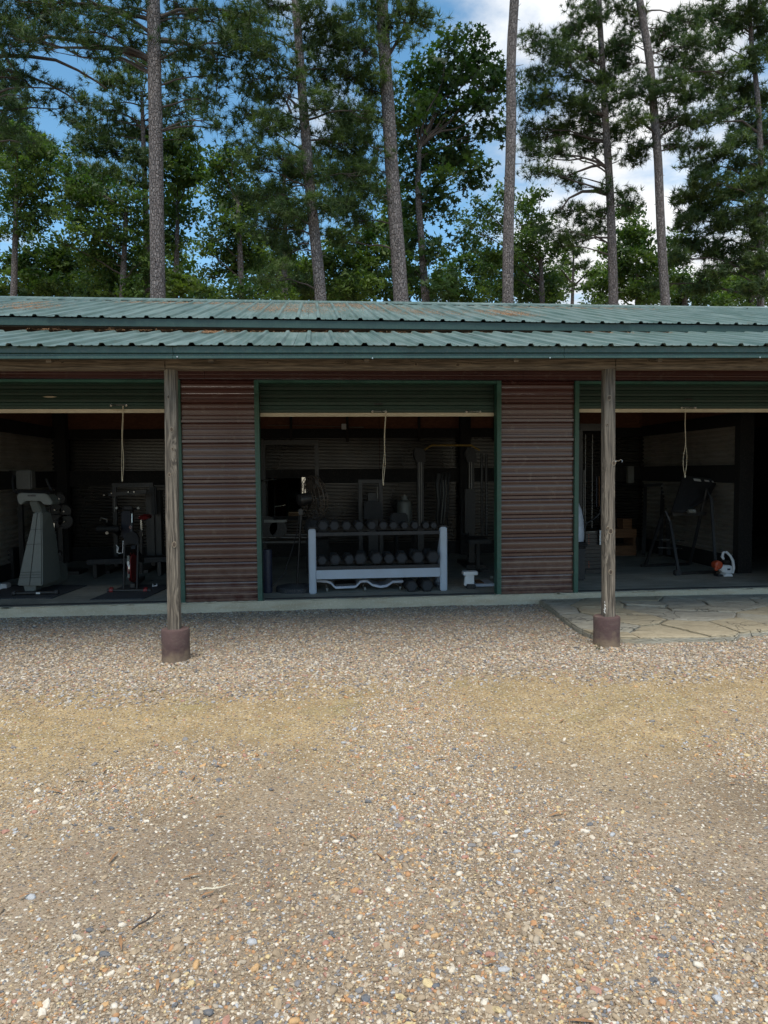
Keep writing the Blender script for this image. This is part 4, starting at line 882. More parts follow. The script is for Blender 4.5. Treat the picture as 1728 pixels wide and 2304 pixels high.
for k in range(4):
    a = math.pi/2*k+.3; dv = u*math.cos(a)+w*math.sin(a); pv = ax.cross(dv); mb = MB(); mb.add([hc+dv*.04-pv*.03, hc+dv*.04+pv*.03, hc+dv*.22+pv*.08+ax*.03, hc+dv*.22-pv*.05-ax*.02], [(0, 1, 2, 3)]); mb.build('blade', MATS['fanmetal'], t)
mb = MB(); mb.tube([Vector((hp.x-.02, fy, hz-.2)), at(668, 1200, fy), at(655, 1245, fy-.05), at(640, 1290, fy-.1), at(615, 1318, fy-.15), at(604, 1322, fy-.1)], .005, 6); mb.build('power_cord', MATS['blackplastic'], t)

# functional trainer with yellow pull up bar
yy = 10.6; xl0, xr0 = at(924, 1200, yy).x, at(1040, 1200, yy).x; t = thing('functional_trainer', 'black double column functional trainer with yellow pull-up bar at the right of the middle bay', 'cable machine', ((xl0+xr0)/2, yy, FZ))
for px0, px1, pt in ((938, 952, 1010), (1053, 1066, 1010)):
    a, b = at(px0, pt, yy), at(px1, pt, yy); mb = MB(); mb.bb(a.x, b.x, yy-.04, yy+.04, FZ, a.z); mb.build('column', MATS['black'], t, bevel=.004)
    mb = MB(); mb.bb(a.x-.1, b.x+.1, yy-.35, yy+.35, FZ, FZ+.05); mb.build('foot', MATS['black'], t)
    mb = MB(); mb.prism([at(px0-8, pt+8, yy-.06), at(px0-2, pt-4, yy-.06), at(px1+4, pt+2, yy-.06), at(px1+8, pt+30, yy-.06), at(px0, pt+34, yy-.06)], (0, .12, 0)); mb.build('pulley_housing', MATS['blackplastic'], t, bevel=.01)
for px in (943, 948, 1056, 1061): mb = MB(); mb.cyl(at(px, 1040, yy-.06), at(px, 1185, yy-.06), .006, 8); mb.build('guide_rod', MATS['dull'], t)
mb = MB(); mb.tube([at(953, 1013, yy), at(972, 1002, yy), at(1060, 1002, yy), at(1079, 1013, yy)], .015, 10); mb.build('pull_up_bar', MATS['yellow'], t, smooth=True)
for px in (1084, 1094): mb = MB(); mb.cyl(at(px, 1020, yy+.1), at(px+1, 1205, yy+.1), .022, 8); mb.build('rear_column', MATS['black'], t)
for i, px in enumerate((1060, 1078, 1096)):    # chains of beads / holes
    mb = MB()
    for k in range(14):
        q = at(px, 1088+7*k, yy-.05-.05*i); mb.lathe([(.006, 0), (.006, -.004)], q, 6, 'y')
    o = mb.build('pin_hole', MATS['tank'], t); o['kind'] = 'stuff'
mb = MB(); mb.prism([at(1046, 1100, yy-.1), at(1070, 1100, yy-.1), at(1070, 1200, yy-.1), at(1046, 1200, yy-.1)], (0, .12, 0)); mb.build('weight_shroud', MATS['black'], t, bevel=.006)
sy = 9.8; s0, s1 = at(1050, 1213, sy), at(1102, 1213, sy); t2 = thing('weight_bench', 'black padded weight bench in front of the functional trainer', 'bench', ((s0.x+s1.x)/2, sy, FZ))
mb = MB(); mb.bb(s0.x, s1.x, sy-.12, sy+.5, s0.z-.06, s0.z); mb.build('seat', MATS['blackplastic'], t2, bevel=.015)
mb = MB(); mb.bb((s0.x+s1.x)/2-.025, (s0.x+s1.x)/2+.025, sy, sy+.06, FZ, s0.z-.06); mb.build('leg', MATS['black'], t2); mb = MB(); mb.bb(s0.x, s1.x, sy, sy+.05, FZ, FZ+.045); mb.build('foot', MATS['black'], t2)
# hanging straps
t = thing('strap_bundle', 'bundle of glossy black straps and ropes hanging in front of the corrugated wall', 'straps', (at(997, 1100, 10.9).x, 10.9, at(997, 1180, 10.9).z))
for i, (a, b) in enumerate(((984, 986), (992, 990), (1001, 998), (1008, 1007))):
    mb = MB(); mb.tube([at(a+4, 1066, 10.9), at(a, 1090, 10.88), at(b+2, 1130, 10.86), at(b-1, 1160, 10.88), at(b, 1182, 10.9)], .016 if i != 0 else .035, 8); mb.build('strap', MATS['black'], t, smooth=True)
for px in (997, 1003): mb = MB(); mb.tube([at(px, 1080, 10.82), at(px+1, 1110, 10.8), at(px-2, 1150, 10.82), at(px-5, 1178, 10.82)], .005, 6); mb.build('cord', MATS['tank'], t, smooth=True)
mb = MB(); mb.cyl(at(975, 1064, 10.95), at(1014, 1062, 10.95), .018, 8); mb.build('hanger_bar', MATS['black'], t)
# tank on stool
tz = at(911, 1180, 11.3); t = thing('gas_cylinder', 'grey gas cylinder with collar standing on a dark stand behind the dumbbells', 'gas cylinder', (tz.x, 11.3, at(911, 1186, 11.3).z)); zz = at(911, 1186, 11.3).z
mb = MB(); mb.lathe([(.07, 0), (.115, .012), (.125, .06), (.125, .34), (.11, .40), (.06, .435), (.035, .44)], (tz.x, 11.3, zz), 28); mb.build('body', MATS['tank'], t, smooth=True)
mb = MB(); mb.lathe([(.052, .43), (.055, .50), (.05, .50), (.047, .44)], (tz.x, 11.3, zz), 20); mb.build('collar', MATS['tank'], t, smooth=True); mb = MB(); mb.cyl((tz.x, 11.3, zz+.44), (tz.x, 11.3, zz+.52), .014, 8); mb.build('valve', MATS['chrome'], t)
t = thing('stand', 'dark square stand carrying the grey gas cylinder', 'stand', (tz.x, 11.3, FZ)); mb = MB(); mb.bb(tz.x-.17, tz.x+.17, 11.13, 11.47, zz-.035, zz-.001); mb.build('top', MATS['blackwood'], t)
for dx in (-.14, .14):
    for dy in (-.14, .14): mb = MB(); mb.bb(tz.x+dx-.02, tz.x+dx+.02, 11.3+dy-.02, 11.3+dy+.02, FZ, zz-.036); mb.build('leg', MATS['blackwood'], t)
# seated machine behind the rack
yy = 11.0; t, g0, g1, zt = gym('leg_press', 'black seated weight machine in the dark behind the rack', 'weight machine', 812, 858, 1088, yy)
mb = MB(); mb.prism([at(820, 1128, yy-.2), at(858, 1128, yy-.2), at(862, 1168, yy-.2), at(818, 1168, yy-.2)], (0, .1, 0)); mb.build('back_pad', MATS['blackplastic'], t, bevel=.02)
mb = MB(); mb.prism([at(880, 1155, yy-.5), at(917, 1155, yy-.5), at(920, 1180, yy-.5), at(878, 1180, yy-.5)], (0, .1, 0)); mb.build('seat', MATS['blackplastic'], t, bevel=.02)
mb = MB(); mb.bb(at(828, 1150, yy).x, at(850, 1150, yy).x, yy-.02, yy+.12, FZ+.1, zt-.15); mb.build('weight_stack', MATS['black'], t); mb = MB(); mb.beam(at(850, 1200, yy-.1), at(895, 1185, yy-.45), .05, .05); mb.build('seat_beam', MATS['black'], t)
mb = MB(); mb.cyl(at(849, 1095, yy-.06), at(849, 1122, yy-.06), .010, 8); mb.build('guide_rod', MATS['dull'], t)
# mirror, leaning back against the wall
my = YB-.26; a, b = at(602, 1076, my), at(676, 1162, my); mm = NB('mirror_glass'); mm.fin((.70, .74, .72), .03, 1.0)
t = thing('mirror', 'dark leaning wall mirror with an added upright strip reflecting daylight at its right edge, behind the fan', 'mirror', ((a.x+b.x)/2, my, b.z)); rm = Matrix.Rotation(R(-11), 3, 'X'); cc_ = Vector(((a.x+b.x)/2, my+.08, (a.z+b.z)/2)); w_, h_ = b.x-a.x, a.z-b.z
mb = MB(); mb.box(cc_, (w_, .012, h_), rm); mb.build('glass', mm.m, t)
for dx, dz, sx_, sz_ in ((0, h_/2+.012, w_+.046, .022), (0, -h_/2-.012, w_+.046, .022), (-w_/2-.012, 0, .022, h_), (w_/2+.012, 0, .022, h_)): mb = MB(); mb.box(cc_+rm @ Vector((dx, 0, dz)), (sx_, .028, sz_), rm); mb.build('frame', MATS['blackwood'], t)
a, b = at(679, 1074, YB-.09), at(688, 1112, YB-.09); mb = MB(); mb.bb(a.x, b.x, YB-.09, YB-.08, b.z, a.z); mb.build('reflection_strip', mm.m, t)  # separate upright mirror piece, added to give the narrow bright reflection
mb = MB(); mb.bb(at(602, 1165, my).x, at(690, 1165, my).x, my-.05, YB-.05, at(640, 1166, my).z-.04, at(640, 1165, my).z); mb.build('ledge', MATS['blackwood'], t)
# squat rack left part of middle bay
yy = 10.9; t = thing('squat_rack', 'black squat rack with barbells at the left of the middle bay', 'squat rack', (at(640, 1200, yy).x, yy, FZ))
for px in (592, 712): q = at(px, 1000, yy); mb = MB(); mb.bb(q.x-.03, q.x+.03, yy-.03, yy+.03, FZ, q.z); mb.build('upright', MATS['black'], t, bevel=.003)
a, b = at(588, 1000, yy), at(716, 1000, yy); mb = MB(); mb.bb(a.x, b.x, yy-.03, yy+.03, a.z+.001, a.z+.06); mb.build('top_beam', MATS['black'], t)
for py in (1204, 1210, 1220): mb = MB(); mb.cyl(at(590, py, yy-.3), at(716, py-1, yy-.3), .012, 10); mb.build('barbell', MATS['dull'], t)
mb = MB(); mb.cyl(at(588, 1082, yy-.2), at(624, 1077, yy-.2), .012, 8); mb.build('cross_bar', MATS['chrome'], t)
mb = MB(); mb.bb(at(598, 1170, yy).x, at(648, 1170, yy).x, yy-.4, yy-.1, at(600, 1172, yy).z, at(600, 1166, yy).z); mb.build('shelf', MATS['tank'], t)
for px, py, r in ((600, 1185, .16), (626, 1190, .13)): q = at(px, py, yy-.35); mb = MB(); mb.lathe([(.02, -.02), (r, -.02), (r, .02), (.02, .02)], q, 24, 'y'); mb.build('plate', MATS['black'], t, bevel=.004)
q = at(714, 1185, 10.2); mb = MB(); mb.lathe([(.02, -.18), (.11, -.14), (.17, -.06), (.18, .0), (.17, .06), (.11, .14), (.02, .18)], (q.x, q.y, at(714, 1185, 10.2).z), 24); o = mb.build('gym_ball', MATS['rubbermat'], smooth=True); tag(o, 'dark round exercise ball resting on a plinth behind the rack', 'exercise ball')
mb = MB(); mb.bb(q.x-.16, q.x+.16, 10.05, 10.37, FZ, q.z-.17); o = mb.build('plinth', MATS['blackwood'], bevel=.005); tag(o, 'black box plinth under the dark exercise ball', 'box')
q = atz(597, 1336, FZ); mb = MB(); hh = at(597, 1238, q.y).z-FZ; mb.lathe([(.03, 0), (.058, .002), (.060, .02), (.060, hh-.02), (.056, hh), (.03, hh)], (q.x+.02, q.y+.08, FZ), 24); o = mb.build('foam_roller', MATS['blue'], smooth=True); tag(o, 'dark blue foam roller standing upright against the left jamb of the middle door', 'foam roller')
# white T shaped stepper with tray
q = atz(1060, 1325, FZ); wy = q.y+.02; t = thing('white_scale', 'white column scale with T shaped head and low platform by the right jamb', 'scale', (q.x, wy, FZ))
mb = MB(); mb.prism([at(1045, 1318, wy), at(1067, 1318, wy), at(1067, 1291, wy), at(1048, 1291, wy)], (0, .07, 0)); mb.build('column', MATS['white'], t, bevel=.004)
mb = MB(); mb.prism([at(1043.5, 1295, wy-.03), at(1075.5, 1294, wy-.03), at(1075.5, 1286, wy-.03), at(1043.5, 1287, wy-.03)], (0, .13, 0)); mb.build('head', MATS['white'], t, bevel=.005)
mb = MB(); mb.prism([at(1051, 1326, wy-.04), at(1071, 1325, wy-.04), at(1071, 1315, wy-.04), at(1051, 1315, wy-.04)], (0, .1, 0)); mb.build('foot', MATS['blackplastic'], t, bevel=.006)
e = atz(1114, 1321, FZ); mb = MB(); mb.bb(q.x+.05, e.x, wy+.06, wy+.40, FZ+.01, FZ+.045); mb.build('platform', MATS['silver_light'], t, bevel=.006); mb = MB(); mb.bb(q.x+.10, e.x-.13, wy+.10, wy+.34, FZ+.046, FZ+.056); mb.build('tread', MATS['boxwood'], t)
mb = MB(); mb.lathe([(.004, .0), (.02, .006), (.02, .016), (.004, .022)], at(1106, 1293, wy+.6), 14, 'y'); 
o = mb.build('ball', MATS['tank'], smooth=True); o.location.z = FZ+.02; tag(o, 'small grey ball on the floor beside the scale', 'ball')

# ---- right bay
q = atz(1309, 1308, FZ); by = q.y+.14; bx = q.x-.02; t = thing('trash_bin', 'black pedal trash bin standing just inside the right door', 'trash bin', (bx, by, FZ)); hh = at(1309, 1224, by).z-FZ
mb = MB(); mb.prism([(bx-.10, by-.11, FZ), (bx+.085, by-.11, FZ), (bx+.085, by+.11, FZ), (bx-.10, by+.11, FZ)], (0, 0, hh-.03)); mb.build('body', MATS['blackplastic'], t, bevel=.02, seg=3)
mb = MB(); mb.bb(bx-.12, bx+.11, by-.13, by+.13, FZ+hh-.029, FZ+hh+.025); mb.build('lid', MATS['hex'], t, bevel=.015, seg=3); mb = MB(); mb.lathe([(.008, 0), (.006, -.008)], (bx-.05, by-.13, FZ+hh), 8, 'y'); mb.build('button', MATS['chrome'], t)
mb = MB(); zc = FZ+hh+.03; prof = [(.05, 0), (.115, .01), (.122, .12), (.112, .30), (.095, .42), (.055, .50), (.015, .515)]; mb.lathe(prof, (bx-.03, by, zc), 24)
mb.v = [(a+.012*noise.noise(Vector((a*9, b*9, c*9))), b+.012*noise.noise(Vector((a*9, b*9, c*9+4))), c) for a, b, c in mb.v]; o = mb.build('filled_bag', MATS['bag'], smooth=True); tag(o, 'pale blue grey filled plastic bag resting on the black trash bin', 'bag')
yy = 9.7; c = at(1338, 1290, yy); t = thing('cable_tower', 'black cable tower with chrome guide rods and numbered weight stack behind the right post', 'cable machine', (c.x, yy, FZ))
for px, a, b in ((1317.5, 978, 1178), (1333, 978, 1188), (1314, 1058, 1160)): mb = MB(); mb.cyl(at(px, a, yy-.1), at(px-1, b, yy-.1), .007, 8); mb.build('guide_rod', MATS['dull'], t, smooth=True)
p0, p1 = at(1318, 1195, yy-.16), at(1358, 1296, yy-.16)
for k in range(12):
    z0 = p1.z+(p0.z-p1.z)*k/12; mb = MB(); mb.bb(p0.x, p1.x, yy-.15, yy+.05, z0+.002, z0+(p0.z-p1.z)/12-.002); mb.build('weight_plate', MATS['black'], t, bevel=.002)
mb = MB()
for py in list(range(1203, 1228, 5))+list(range(1264, 1280, 4)): q = at(1325, py, yy-.152); mb.box(q, (.012, .003, .010))
o = mb.build('number_sticker', MATS['orange'], t); o['kind'] = 'stuff'
q = at(1332, 1196.5, yy-.152); mb = MB(); mb.box(q, (.09, .003, .012)); mb.build('name_strip', MATS['tank'], t)
q0, q1 = at(1349, 1193, yy-.2), at(1357, 1226, yy-.2); mb = MB(); mb.bb(q0.x, q1.x+.02, yy-.2, yy-.196, q1.z, q0.z); mb.build('instruction_label', MATS['white'], t)
for px in (1305, 1357): q = at(px, 960, yy+.05); mb = MB(); mb.bb(q.x-.03, q.x+.03, yy+.02, yy+.08, FZ, q.z); mb.build('upright', MATS['black'], t)
a, b = at(1302, 960, yy+.05), at(1360, 960, yy+.05); mb = MB(); mb.bb(a.x, b.x, yy+.0, yy+.10, a.z-.06, a.z+.04); mb.build('top_beam', MATS['black'], t, bevel=.004); mb = MB(); mb.bb(a.x, b.x, yy-.25, yy+.25, FZ, FZ+.06); mb.build('base', MATS['black'], t)
mb = MB(); mb.tube([at(1353, 1075, yy-.3), at(1353, 1130, yy-.3), at(1350, 1155, yy-.3), at(1336, 1168, yy-.3), at(1318, 1178, yy-.32), at(1314, 1200, yy-.34), at(1314, 1215, yy-.34)], .013, 8); mb.build('hose', MATS['blackplastic'], t, smooth=True)
for px, col, lb in ((1342, 'blue', 'blue resistance band hanging beside the cable tower'), (1348, 'orange', 'orange brown resistance band hanging beside the cable tower')):
    mb = MB(); mb.tube([at(px, 1072, 10.2), at(px+.5, 1105, 10.2), at(px, 1140, 10.2)], .012, 6); o = mb.build('resistance_band', MATS['blue'] if col == 'blue' else MATS['boxwood'], smooth=True); tag(o, lb, 'band')
# wooden plyo box
q = atz(1418, 1250, FZ); wy = q.y; t = thing('wooden_step_box', 'orange brown plywood step box with a gap at the back of the right bay', 'wooden box', (q.x-.1, wy, FZ))
za, zb, zc, zd = at(1400, 1190, wy).z, at(1400, 1210, wy).z, at(1400, 1228, wy).z, FZ; x0_, x1_ = at(1372, 1230, wy).x, at(1432, 1230, wy).x
mb = MB(); mb.bb(x0_, x1_, wy, wy+.4, zb, za); mb.build('top_section', MATS['boxwood'], t, bevel=.003); mb = MB(); mb.bb(x0_, x1_, wy, wy+.4, zd, zc); mb.build('bottom_section', MATS['boxwood'], t, bevel=.003)
mb = MB(); mb.bb(x1_-.05, x1_-.01, wy+.01, wy+.39, zc+.001, zb-.001); mb.bb(x0_+.01, x0_+.05, wy+.01, wy+.39, zc+.001, zb-.001); mb.build('riser', MATS['boxwood'], t)
mb = MB(); mb.bb(at(1405, 1180, wy).x, at(1425, 1180, wy).x, wy+.05, wy+.3, za+.001, at(1405, 1168, wy).z); mb.build('upper_step', MATS['boxwood'], t, bevel=.003)
# inversion table
f0 = atz(1527, 1294, FZ); f1 = atz(1611, 1290, FZ); b0 = atz(1452, 1276, FZ); b1 = atz(1552, 1272, FZ); yt = (f0.y+b0.y)/2
t = thing('inversion_table', 'black folding inversion table with A shaped legs and three white labels on its tilted board', 'inversion table', (f0.x, f0.y, FZ))
h0 = at(1508, 1160, yt); h1 = at(1600, 1125, yt+.1)
for a, b in ((f0, at(1507, 1172, f0.y+.3)), (b0, at(1488, 1165, f0.y+.4)), (f1, at(1600, 1120, f1.y+.25)), (b1, at(1575, 1165, f1.y+.4))): mb = MB(); mb.beam(a+Vector((0, 0, .02)), b, .038, .038); mb.build('leg', MATS['blackplastic'], t, bevel=.004)
mb = MB(); mb.tube([at(1507, 1172, f0.y+.3), at(1498, 1150, f0.y+.33), at(1488, 1165, f0.y+.4)], .02, 8); mb.build('hinge_tube', MATS['black'], t); mb = MB(); mb.tube([at(1600, 1120, f1.y+.25), at(1590, 1100, f1.y+.3), at(1575, 1165, f1.y+.4)], .02, 8); mb.build('hinge_tube', MATS['black'], t)
mb = MB(); mb.beam(f0+Vector((-.06, 0, .02)), f1+Vector((0, .02, .02)), .045, .04); mb.build('front_foot', MATS['black'], t, bevel=.004); mb = MB(); mb.beam(b0+Vector((-.06, 0, .02)), b1+Vector((0, .02, .02)), .045, .04); mb.build('rear_foot', MATS['black'], t, bevel=.004)
for f, n in ((f0, 0),): mb = MB(); mb.box(f+Vector((-.03, -.01, .035)), (.08, .08, .07)); mb.build('end_cap', MATS['blackplastic'], t, bevel=.01)
A = [at(1538, 1068, yt+.30), at(1617, 1078, yt+.30), at(1596, 1120, yt-.02), at(1540, 1150, yt-.1), at(1512, 1148, yt-.1)]
nrm = (A[1]-A[0]).cross(A[2]-A[0]).normalized(); nrm = nrm if nrm.y > 0 else -nrm
mb = MB(); mb.prism(A, nrm*.05); brd = mb.build('back_board', MATS['blackplastic'], t, bevel=.01)
du = (A[1]-A[0]).normalized(); dv = nrm.cross(du); dv = dv if dv.z < 0 else -dv
Lw = (A[1]-A[0]).length
for s, wd, hg in ((.24, .105, .05), (.55, .07, .032), (.76, .075, .030)):
    o_ = A[0]+du*(s*Lw)+dv*.06-nrm*.004
    mb = MB(); mb.prism([o_, o_+du*wd, o_+du*wd+dv*hg, o_+dv*hg], nrm*.003); lb = mb.build('label', MATS['paper'], brd)
    mb = MB()
    for k in range(3): p = o_+du*.008+dv*(hg*(.25+.22*k))-nrm*.0015; mb.prism([p, p+du*(wd-.02), p+du*(wd-.02)+dv*.003, p+dv*.003], nrm*.001)
for a, b in (((1475, 1213), (1540, 1217)), ((1480, 1232), (1535, 1234))): mb = MB(); mb.cyl(at(a[0], a[1], yt), at(b[0], b[1], yt), .008, 8); mb.build('cross_rod', MATS['chrome'], t)
mb = MB(); mb.prism([at(1512, 1152, yt+.02), at(1590, 1152, yt+.02), at(1588, 1160, yt+.02), at(1514, 1160, yt+.02)], (0, .04, 0)); mb.build('cross_bar', MATS['black'], t); mb = MB(); mb.lathe([(.03, -.05), (.03, .05)], at(1556, 1150, yt-.12), 12, 'x'); mb.build('ankle_roller', MATS['tank'], t)
# second frame farther back
t = thing('folded_frame', 'dark folded exercise frame leaning by the back wall left of the inversion table', 'exercise frame', (at(1470, 1250, 11.2).x, 11.2, FZ))
for a, b in (((1448, 1240), (1452, 1090)), ((1486, 1240), (1492, 1085)), ((1505, 1240), (1500, 1090))): mb = MB(); mb.beam(at(a[0], a[1]+9, 11.0), at(b[0], b[1], 11.5), .06, .04); mb.build('rail', MATS['black'], t)
mb = MB(); mb.beam(at(1448, 1092, 11.48), at(1500, 1090, 11.48), .06, .05); mb.build('cross_bar', MATS['black'], t)
# leaf blower
q = atz(1640, 1298, FZ); ly = q.y+.05
t = thing('leaf_blower', 'handheld leaf blower with orange engine, white handle and white base on the floor', 'leaf blower', (q.x-.03, ly, FZ))
def L(px, py, d=0): return at(px, py, ly+d)
mb = MB(); mb.prism([L(1620, 1272), L(1645, 1272), L(1650, 1276), L(1648, 1290), L(1628, 1290), L(1622, 1282)], (0, .10, 0)); mb.build('fan_housing', MATS['white'], t, bevel=.012, seg=3)
mb = MB(); mb.tube([L(1648, 1290, .05), L(1651, 1278, .05), L(1649, 1262, .05), L(1643, 1250, .05), L(1634, 1242, .05), L(1627, 1243, .05), L(1625, 1253, .05), L(1628, 1258, .05)], [.018, .018, .019, .018, .017, .017, .019, .017], 10); mb.build('handle', MATS['white'], t, smooth=True)
mb = MB(); mb.lathe([(.03, -.01), (.055, 0), (.06, .05), (.05, .11)], L(1618, 1272, .0), 14, 'y'); mb.lathe([(.012, -.02), (.03, -.01)], L(1611, 1280, .0), 12, 'y'); mb.build('engine_cover', MATS['orange'], t, bevel=.004)
mb = MB(); mb.box(L(1633, 1264, .05), (.085, .09, .04)); mb.build('air_filter', MATS['black'], t, bevel=.008); mb = MB(); mb.box(L(1640, 1281, -.004), (.04, .004, .022)); mb.build('label', MATS['blue'], t)
mb = MB(); mb.prism([L(1629, 1298, -.02), L(1650, 1298, -.02), L(1647, 1291, -.02), L(1634, 1291, -.02)], (0, .14, 0)); mb.build('base', MATS['white'], t, bevel=.006); mb = MB(); mb.box(L(1616, 1294, .04), (.07, .12, .03)); mb.build('foot', MATS['blackplastic'], t, bevel=.006)
# ================================================================ TREES
def star(n, r, w, L):   # a tuft of needles
    V = []; F = []
    for i in range(n):
        d = rng.normal(0, 1, 3); d[2] += 1.0; d /= np.linalg.norm(d); s = np.cross(d, rng.normal(0, 1, 3)); s /= np.linalg.norm(s)
        l = L*rng.uniform(.7, 1.1); o = len(V); b = d*r*0+np.array([0, 0, 1])*rng.uniform(-.05, .03)
        V += [b-s*w, b+s*w, b+d*l+np.array([0, 0, -.02])]; F.append((o, o+1, o+2))
    return np.array(V), np.array(F)
def spray(n, rad, size, pts5=False):   # leaves round a twig tip: folded diamonds
    V = []; F = []
    for i in range(n):
        c = rng.normal(0, 1, 3)*np.array([rad, rad, rad*.5])*.55; nr = rng.normal(0, .55, 3)+np.array([0, -.15, .9]); nr /= np.linalg.norm(nr)
        a = np.cross(nr, rng.normal(0, 1, 3)); a /= np.linalg.norm(a); b = np.cross(nr, a); s = size*rng.uniform(.7, 1.25); o = len(V)
        if pts5:
            for k in range(5):
                t = 2*math.pi*k/5; V.append(c+(a*math.cos(t)+b*math.sin(t))*s*.62*(1.15 if k == 0 else 1)); 
                t += math.pi/5; V.append(c+(a*math.cos(t)+b*math.sin(t))*s*.27)
            V.append(c-nr*.01); F += [(o+10, o+k, o+(k+1) % 10) for k in range(10)]
        else:
            V += [c-a*s*.5, c+b*s*.27-nr*s*.05, c+a*s*.5, c-b*s*.27-nr*s*.05]; F += [(o, o+1, o+2), (o, o+2, o+3)]
    return np.array(V), np.array(F)
TUFT = [star(26, 1, .0085, .21) for _ in range(6)]
TUFT_FAR = [star(17, 1, .015, .26) for _ in range(6)]
LEAF = [spray(13, .20, .14) for _ in range(6)]
LEAF_FAR = [spray(12, .26, .19) for _ in range(6)]
GUM = [spray(8, .24, .17, True) for _ in range(6)]
def rand_rot(n, tilt):
    az = rng.uniform(0, 2*math.pi, n); tx = rng.normal(0, tilt, n); ty = rng.normal(0, tilt, n)
    ca, sa = np.cos(az), np.sin(az); cx, sx = np.cos(tx), np.sin(tx); cy, sy = np.cos(ty), np.sin(ty)
    Z = np.zeros((n, 3, 3)); Z[:, 0, 0] = ca; Z[:, 0, 1] = -sa; Z[:, 1, 0] = sa; Z[:, 1, 1] = ca; Z[:, 2, 2] = 1
    X = np.zeros((n, 3, 3)); X[:, 0, 0] = 1; X[:, 1, 1] = cx; X[:, 1, 2] = -sx; X[:, 2, 1] = sx; X[:, 2, 2] = cx
    Y = np.zeros((n, 3, 3)); Y[:, 1, 1] = 1; Y[:, 0, 0] = cy; Y[:, 0, 2] = sy; Y[:, 2, 0] = -sy; Y[:, 2, 2] = cy
    return np.einsum('nij,njk,nkl->nil', X, Y, Z)
NTRI = 0
def foliage(name, tmpl, pos, scl, tint, mat, parent, tilt=.7):
    global NTRI
    VV = []; FF = []; TT = []; off = 0; n = len(pos); which = rng.integers(0, len(tmpl), n); RR = rand_rot(n, tilt)
    for k, (tv, tf) in enumerate(tmpl):
        m = np.where(which == k)[0]
        if len(m) == 0: continue
        v = np.einsum('nij,vj->nvi', RR[m], tv)*scl[m][:, None, None]+pos[m][:, None, :]
        f = tf[None]+(np.arange(len(m))*len(tv))[:, None, None]+off
        VV.append(v.reshape(-1, 3)); FF.append(f.reshape(-1, 3)); TT.append(np.repeat(tint[m], len(tv))); off += len(m)*len(tv)
    V = np.concatenate(VV)-np.array(parent['_o']); F = np.concatenate(FF); T = np.clip(np.concatenate(TT), 0, 1)
    me = bpy.data.meshes.new(name); me.vertices.add(len(V)); me.vertices.foreach_set('co', V.astype(np.float32).ravel())
    me.loops.add(F.size); me.loops.foreach_set('vertex_index', F.astype(np.int32).ravel()); me.polygons.add(len(F)); me.polygons.foreach_set('loop_start', np.arange(0, F.size, 3, dtype=np.int32))
    try: me.polygons.foreach_set('loop_total', np.full(len(F), 3, np.int32))
    except Exception: pass
    me.update(calc_edges=True); a = me.attributes.new('tint', 'FLOAT', 'POINT'); a.data.foreach_set('value', T.astype(np.float32)); me.materials.append(mat)
    o = bpy.data.objects.new(name, me); COL.objects.link(o); o.parent = parent; o['_o'] = parent['_o']; NTRI += len(F); return o
def pine_blob(c, rx, rz, dens, ry=None):
    """clumps of tufts at twig ends inside an ellipsoid"""
    ry = ry or rx; A = rx*rz; ns = max(3, int(A*dens*.42)); d = rng.normal(0, 1, (ns, 3)); d /= np.linalg.norm(d, axis=1)[:, None]; rad = rng.random(ns)**.42
    sub = d*rad[:, None]*np.array([rx, ry, rz*.85]); P = []; T = []; tw = []
    for s in sub:
        k = rng.integers(5, 9); o = rng.normal(0, 1, (k, 3))*np.array([.17, .17, .085]); o[:, 2] += .02; P.append(s+o); t0 = rng.random()**1.6*.95; T.append(t0+rng.normal(0, .12, k)); tw.append(s)
    return np.concatenate(P)+np.array(c), np.concatenate(T), np.array(tw)+np.array(c)
def leaf_blob(c, rx, rz, dens, ry=None):
    ry = ry or rx; ns = max(4, int(rx*rz*dens)); d = rng.normal(0, 1, (ns, 3)); d /= np.linalg.norm(d, axis=1)[:, None]; rad = rng.random(ns)**.40
    sub = d*rad[:, None]*np.array([rx, ry, rz]); P = []; T = []
    for s in sub:
        k = rng.integers(3, 6); o = rng.normal(0, 1, (k, 3))*np.array([.22, .22, .10]); P.append(s+o); T.append(rng.random()**1.5+rng.normal(0, .12, k))
    return np.concatenate(P)+np.array(c), np.concatenate(T), sub[:max(3, ns//5)]+np.array(c)
def limb_pts(a, b, droop, n=6, seed=0):
    a, b = Vector(a), Vector(b); L = (b-a).length; out = []
    for i in range(n):
        t = i/(n-1); p = a.lerp(b, t); p.z += droop*L*math.sin(math.pi*t)*.5; p += Vector((noise.noise(Vector((seed, t*2.5, 1))), noise.noise(Vector((seed, t*2.5, 5))), noise.noise(Vector((seed, t*2.5, 9)))))*.10*L*math.sin(math.pi*t); out.append(p)
    return out
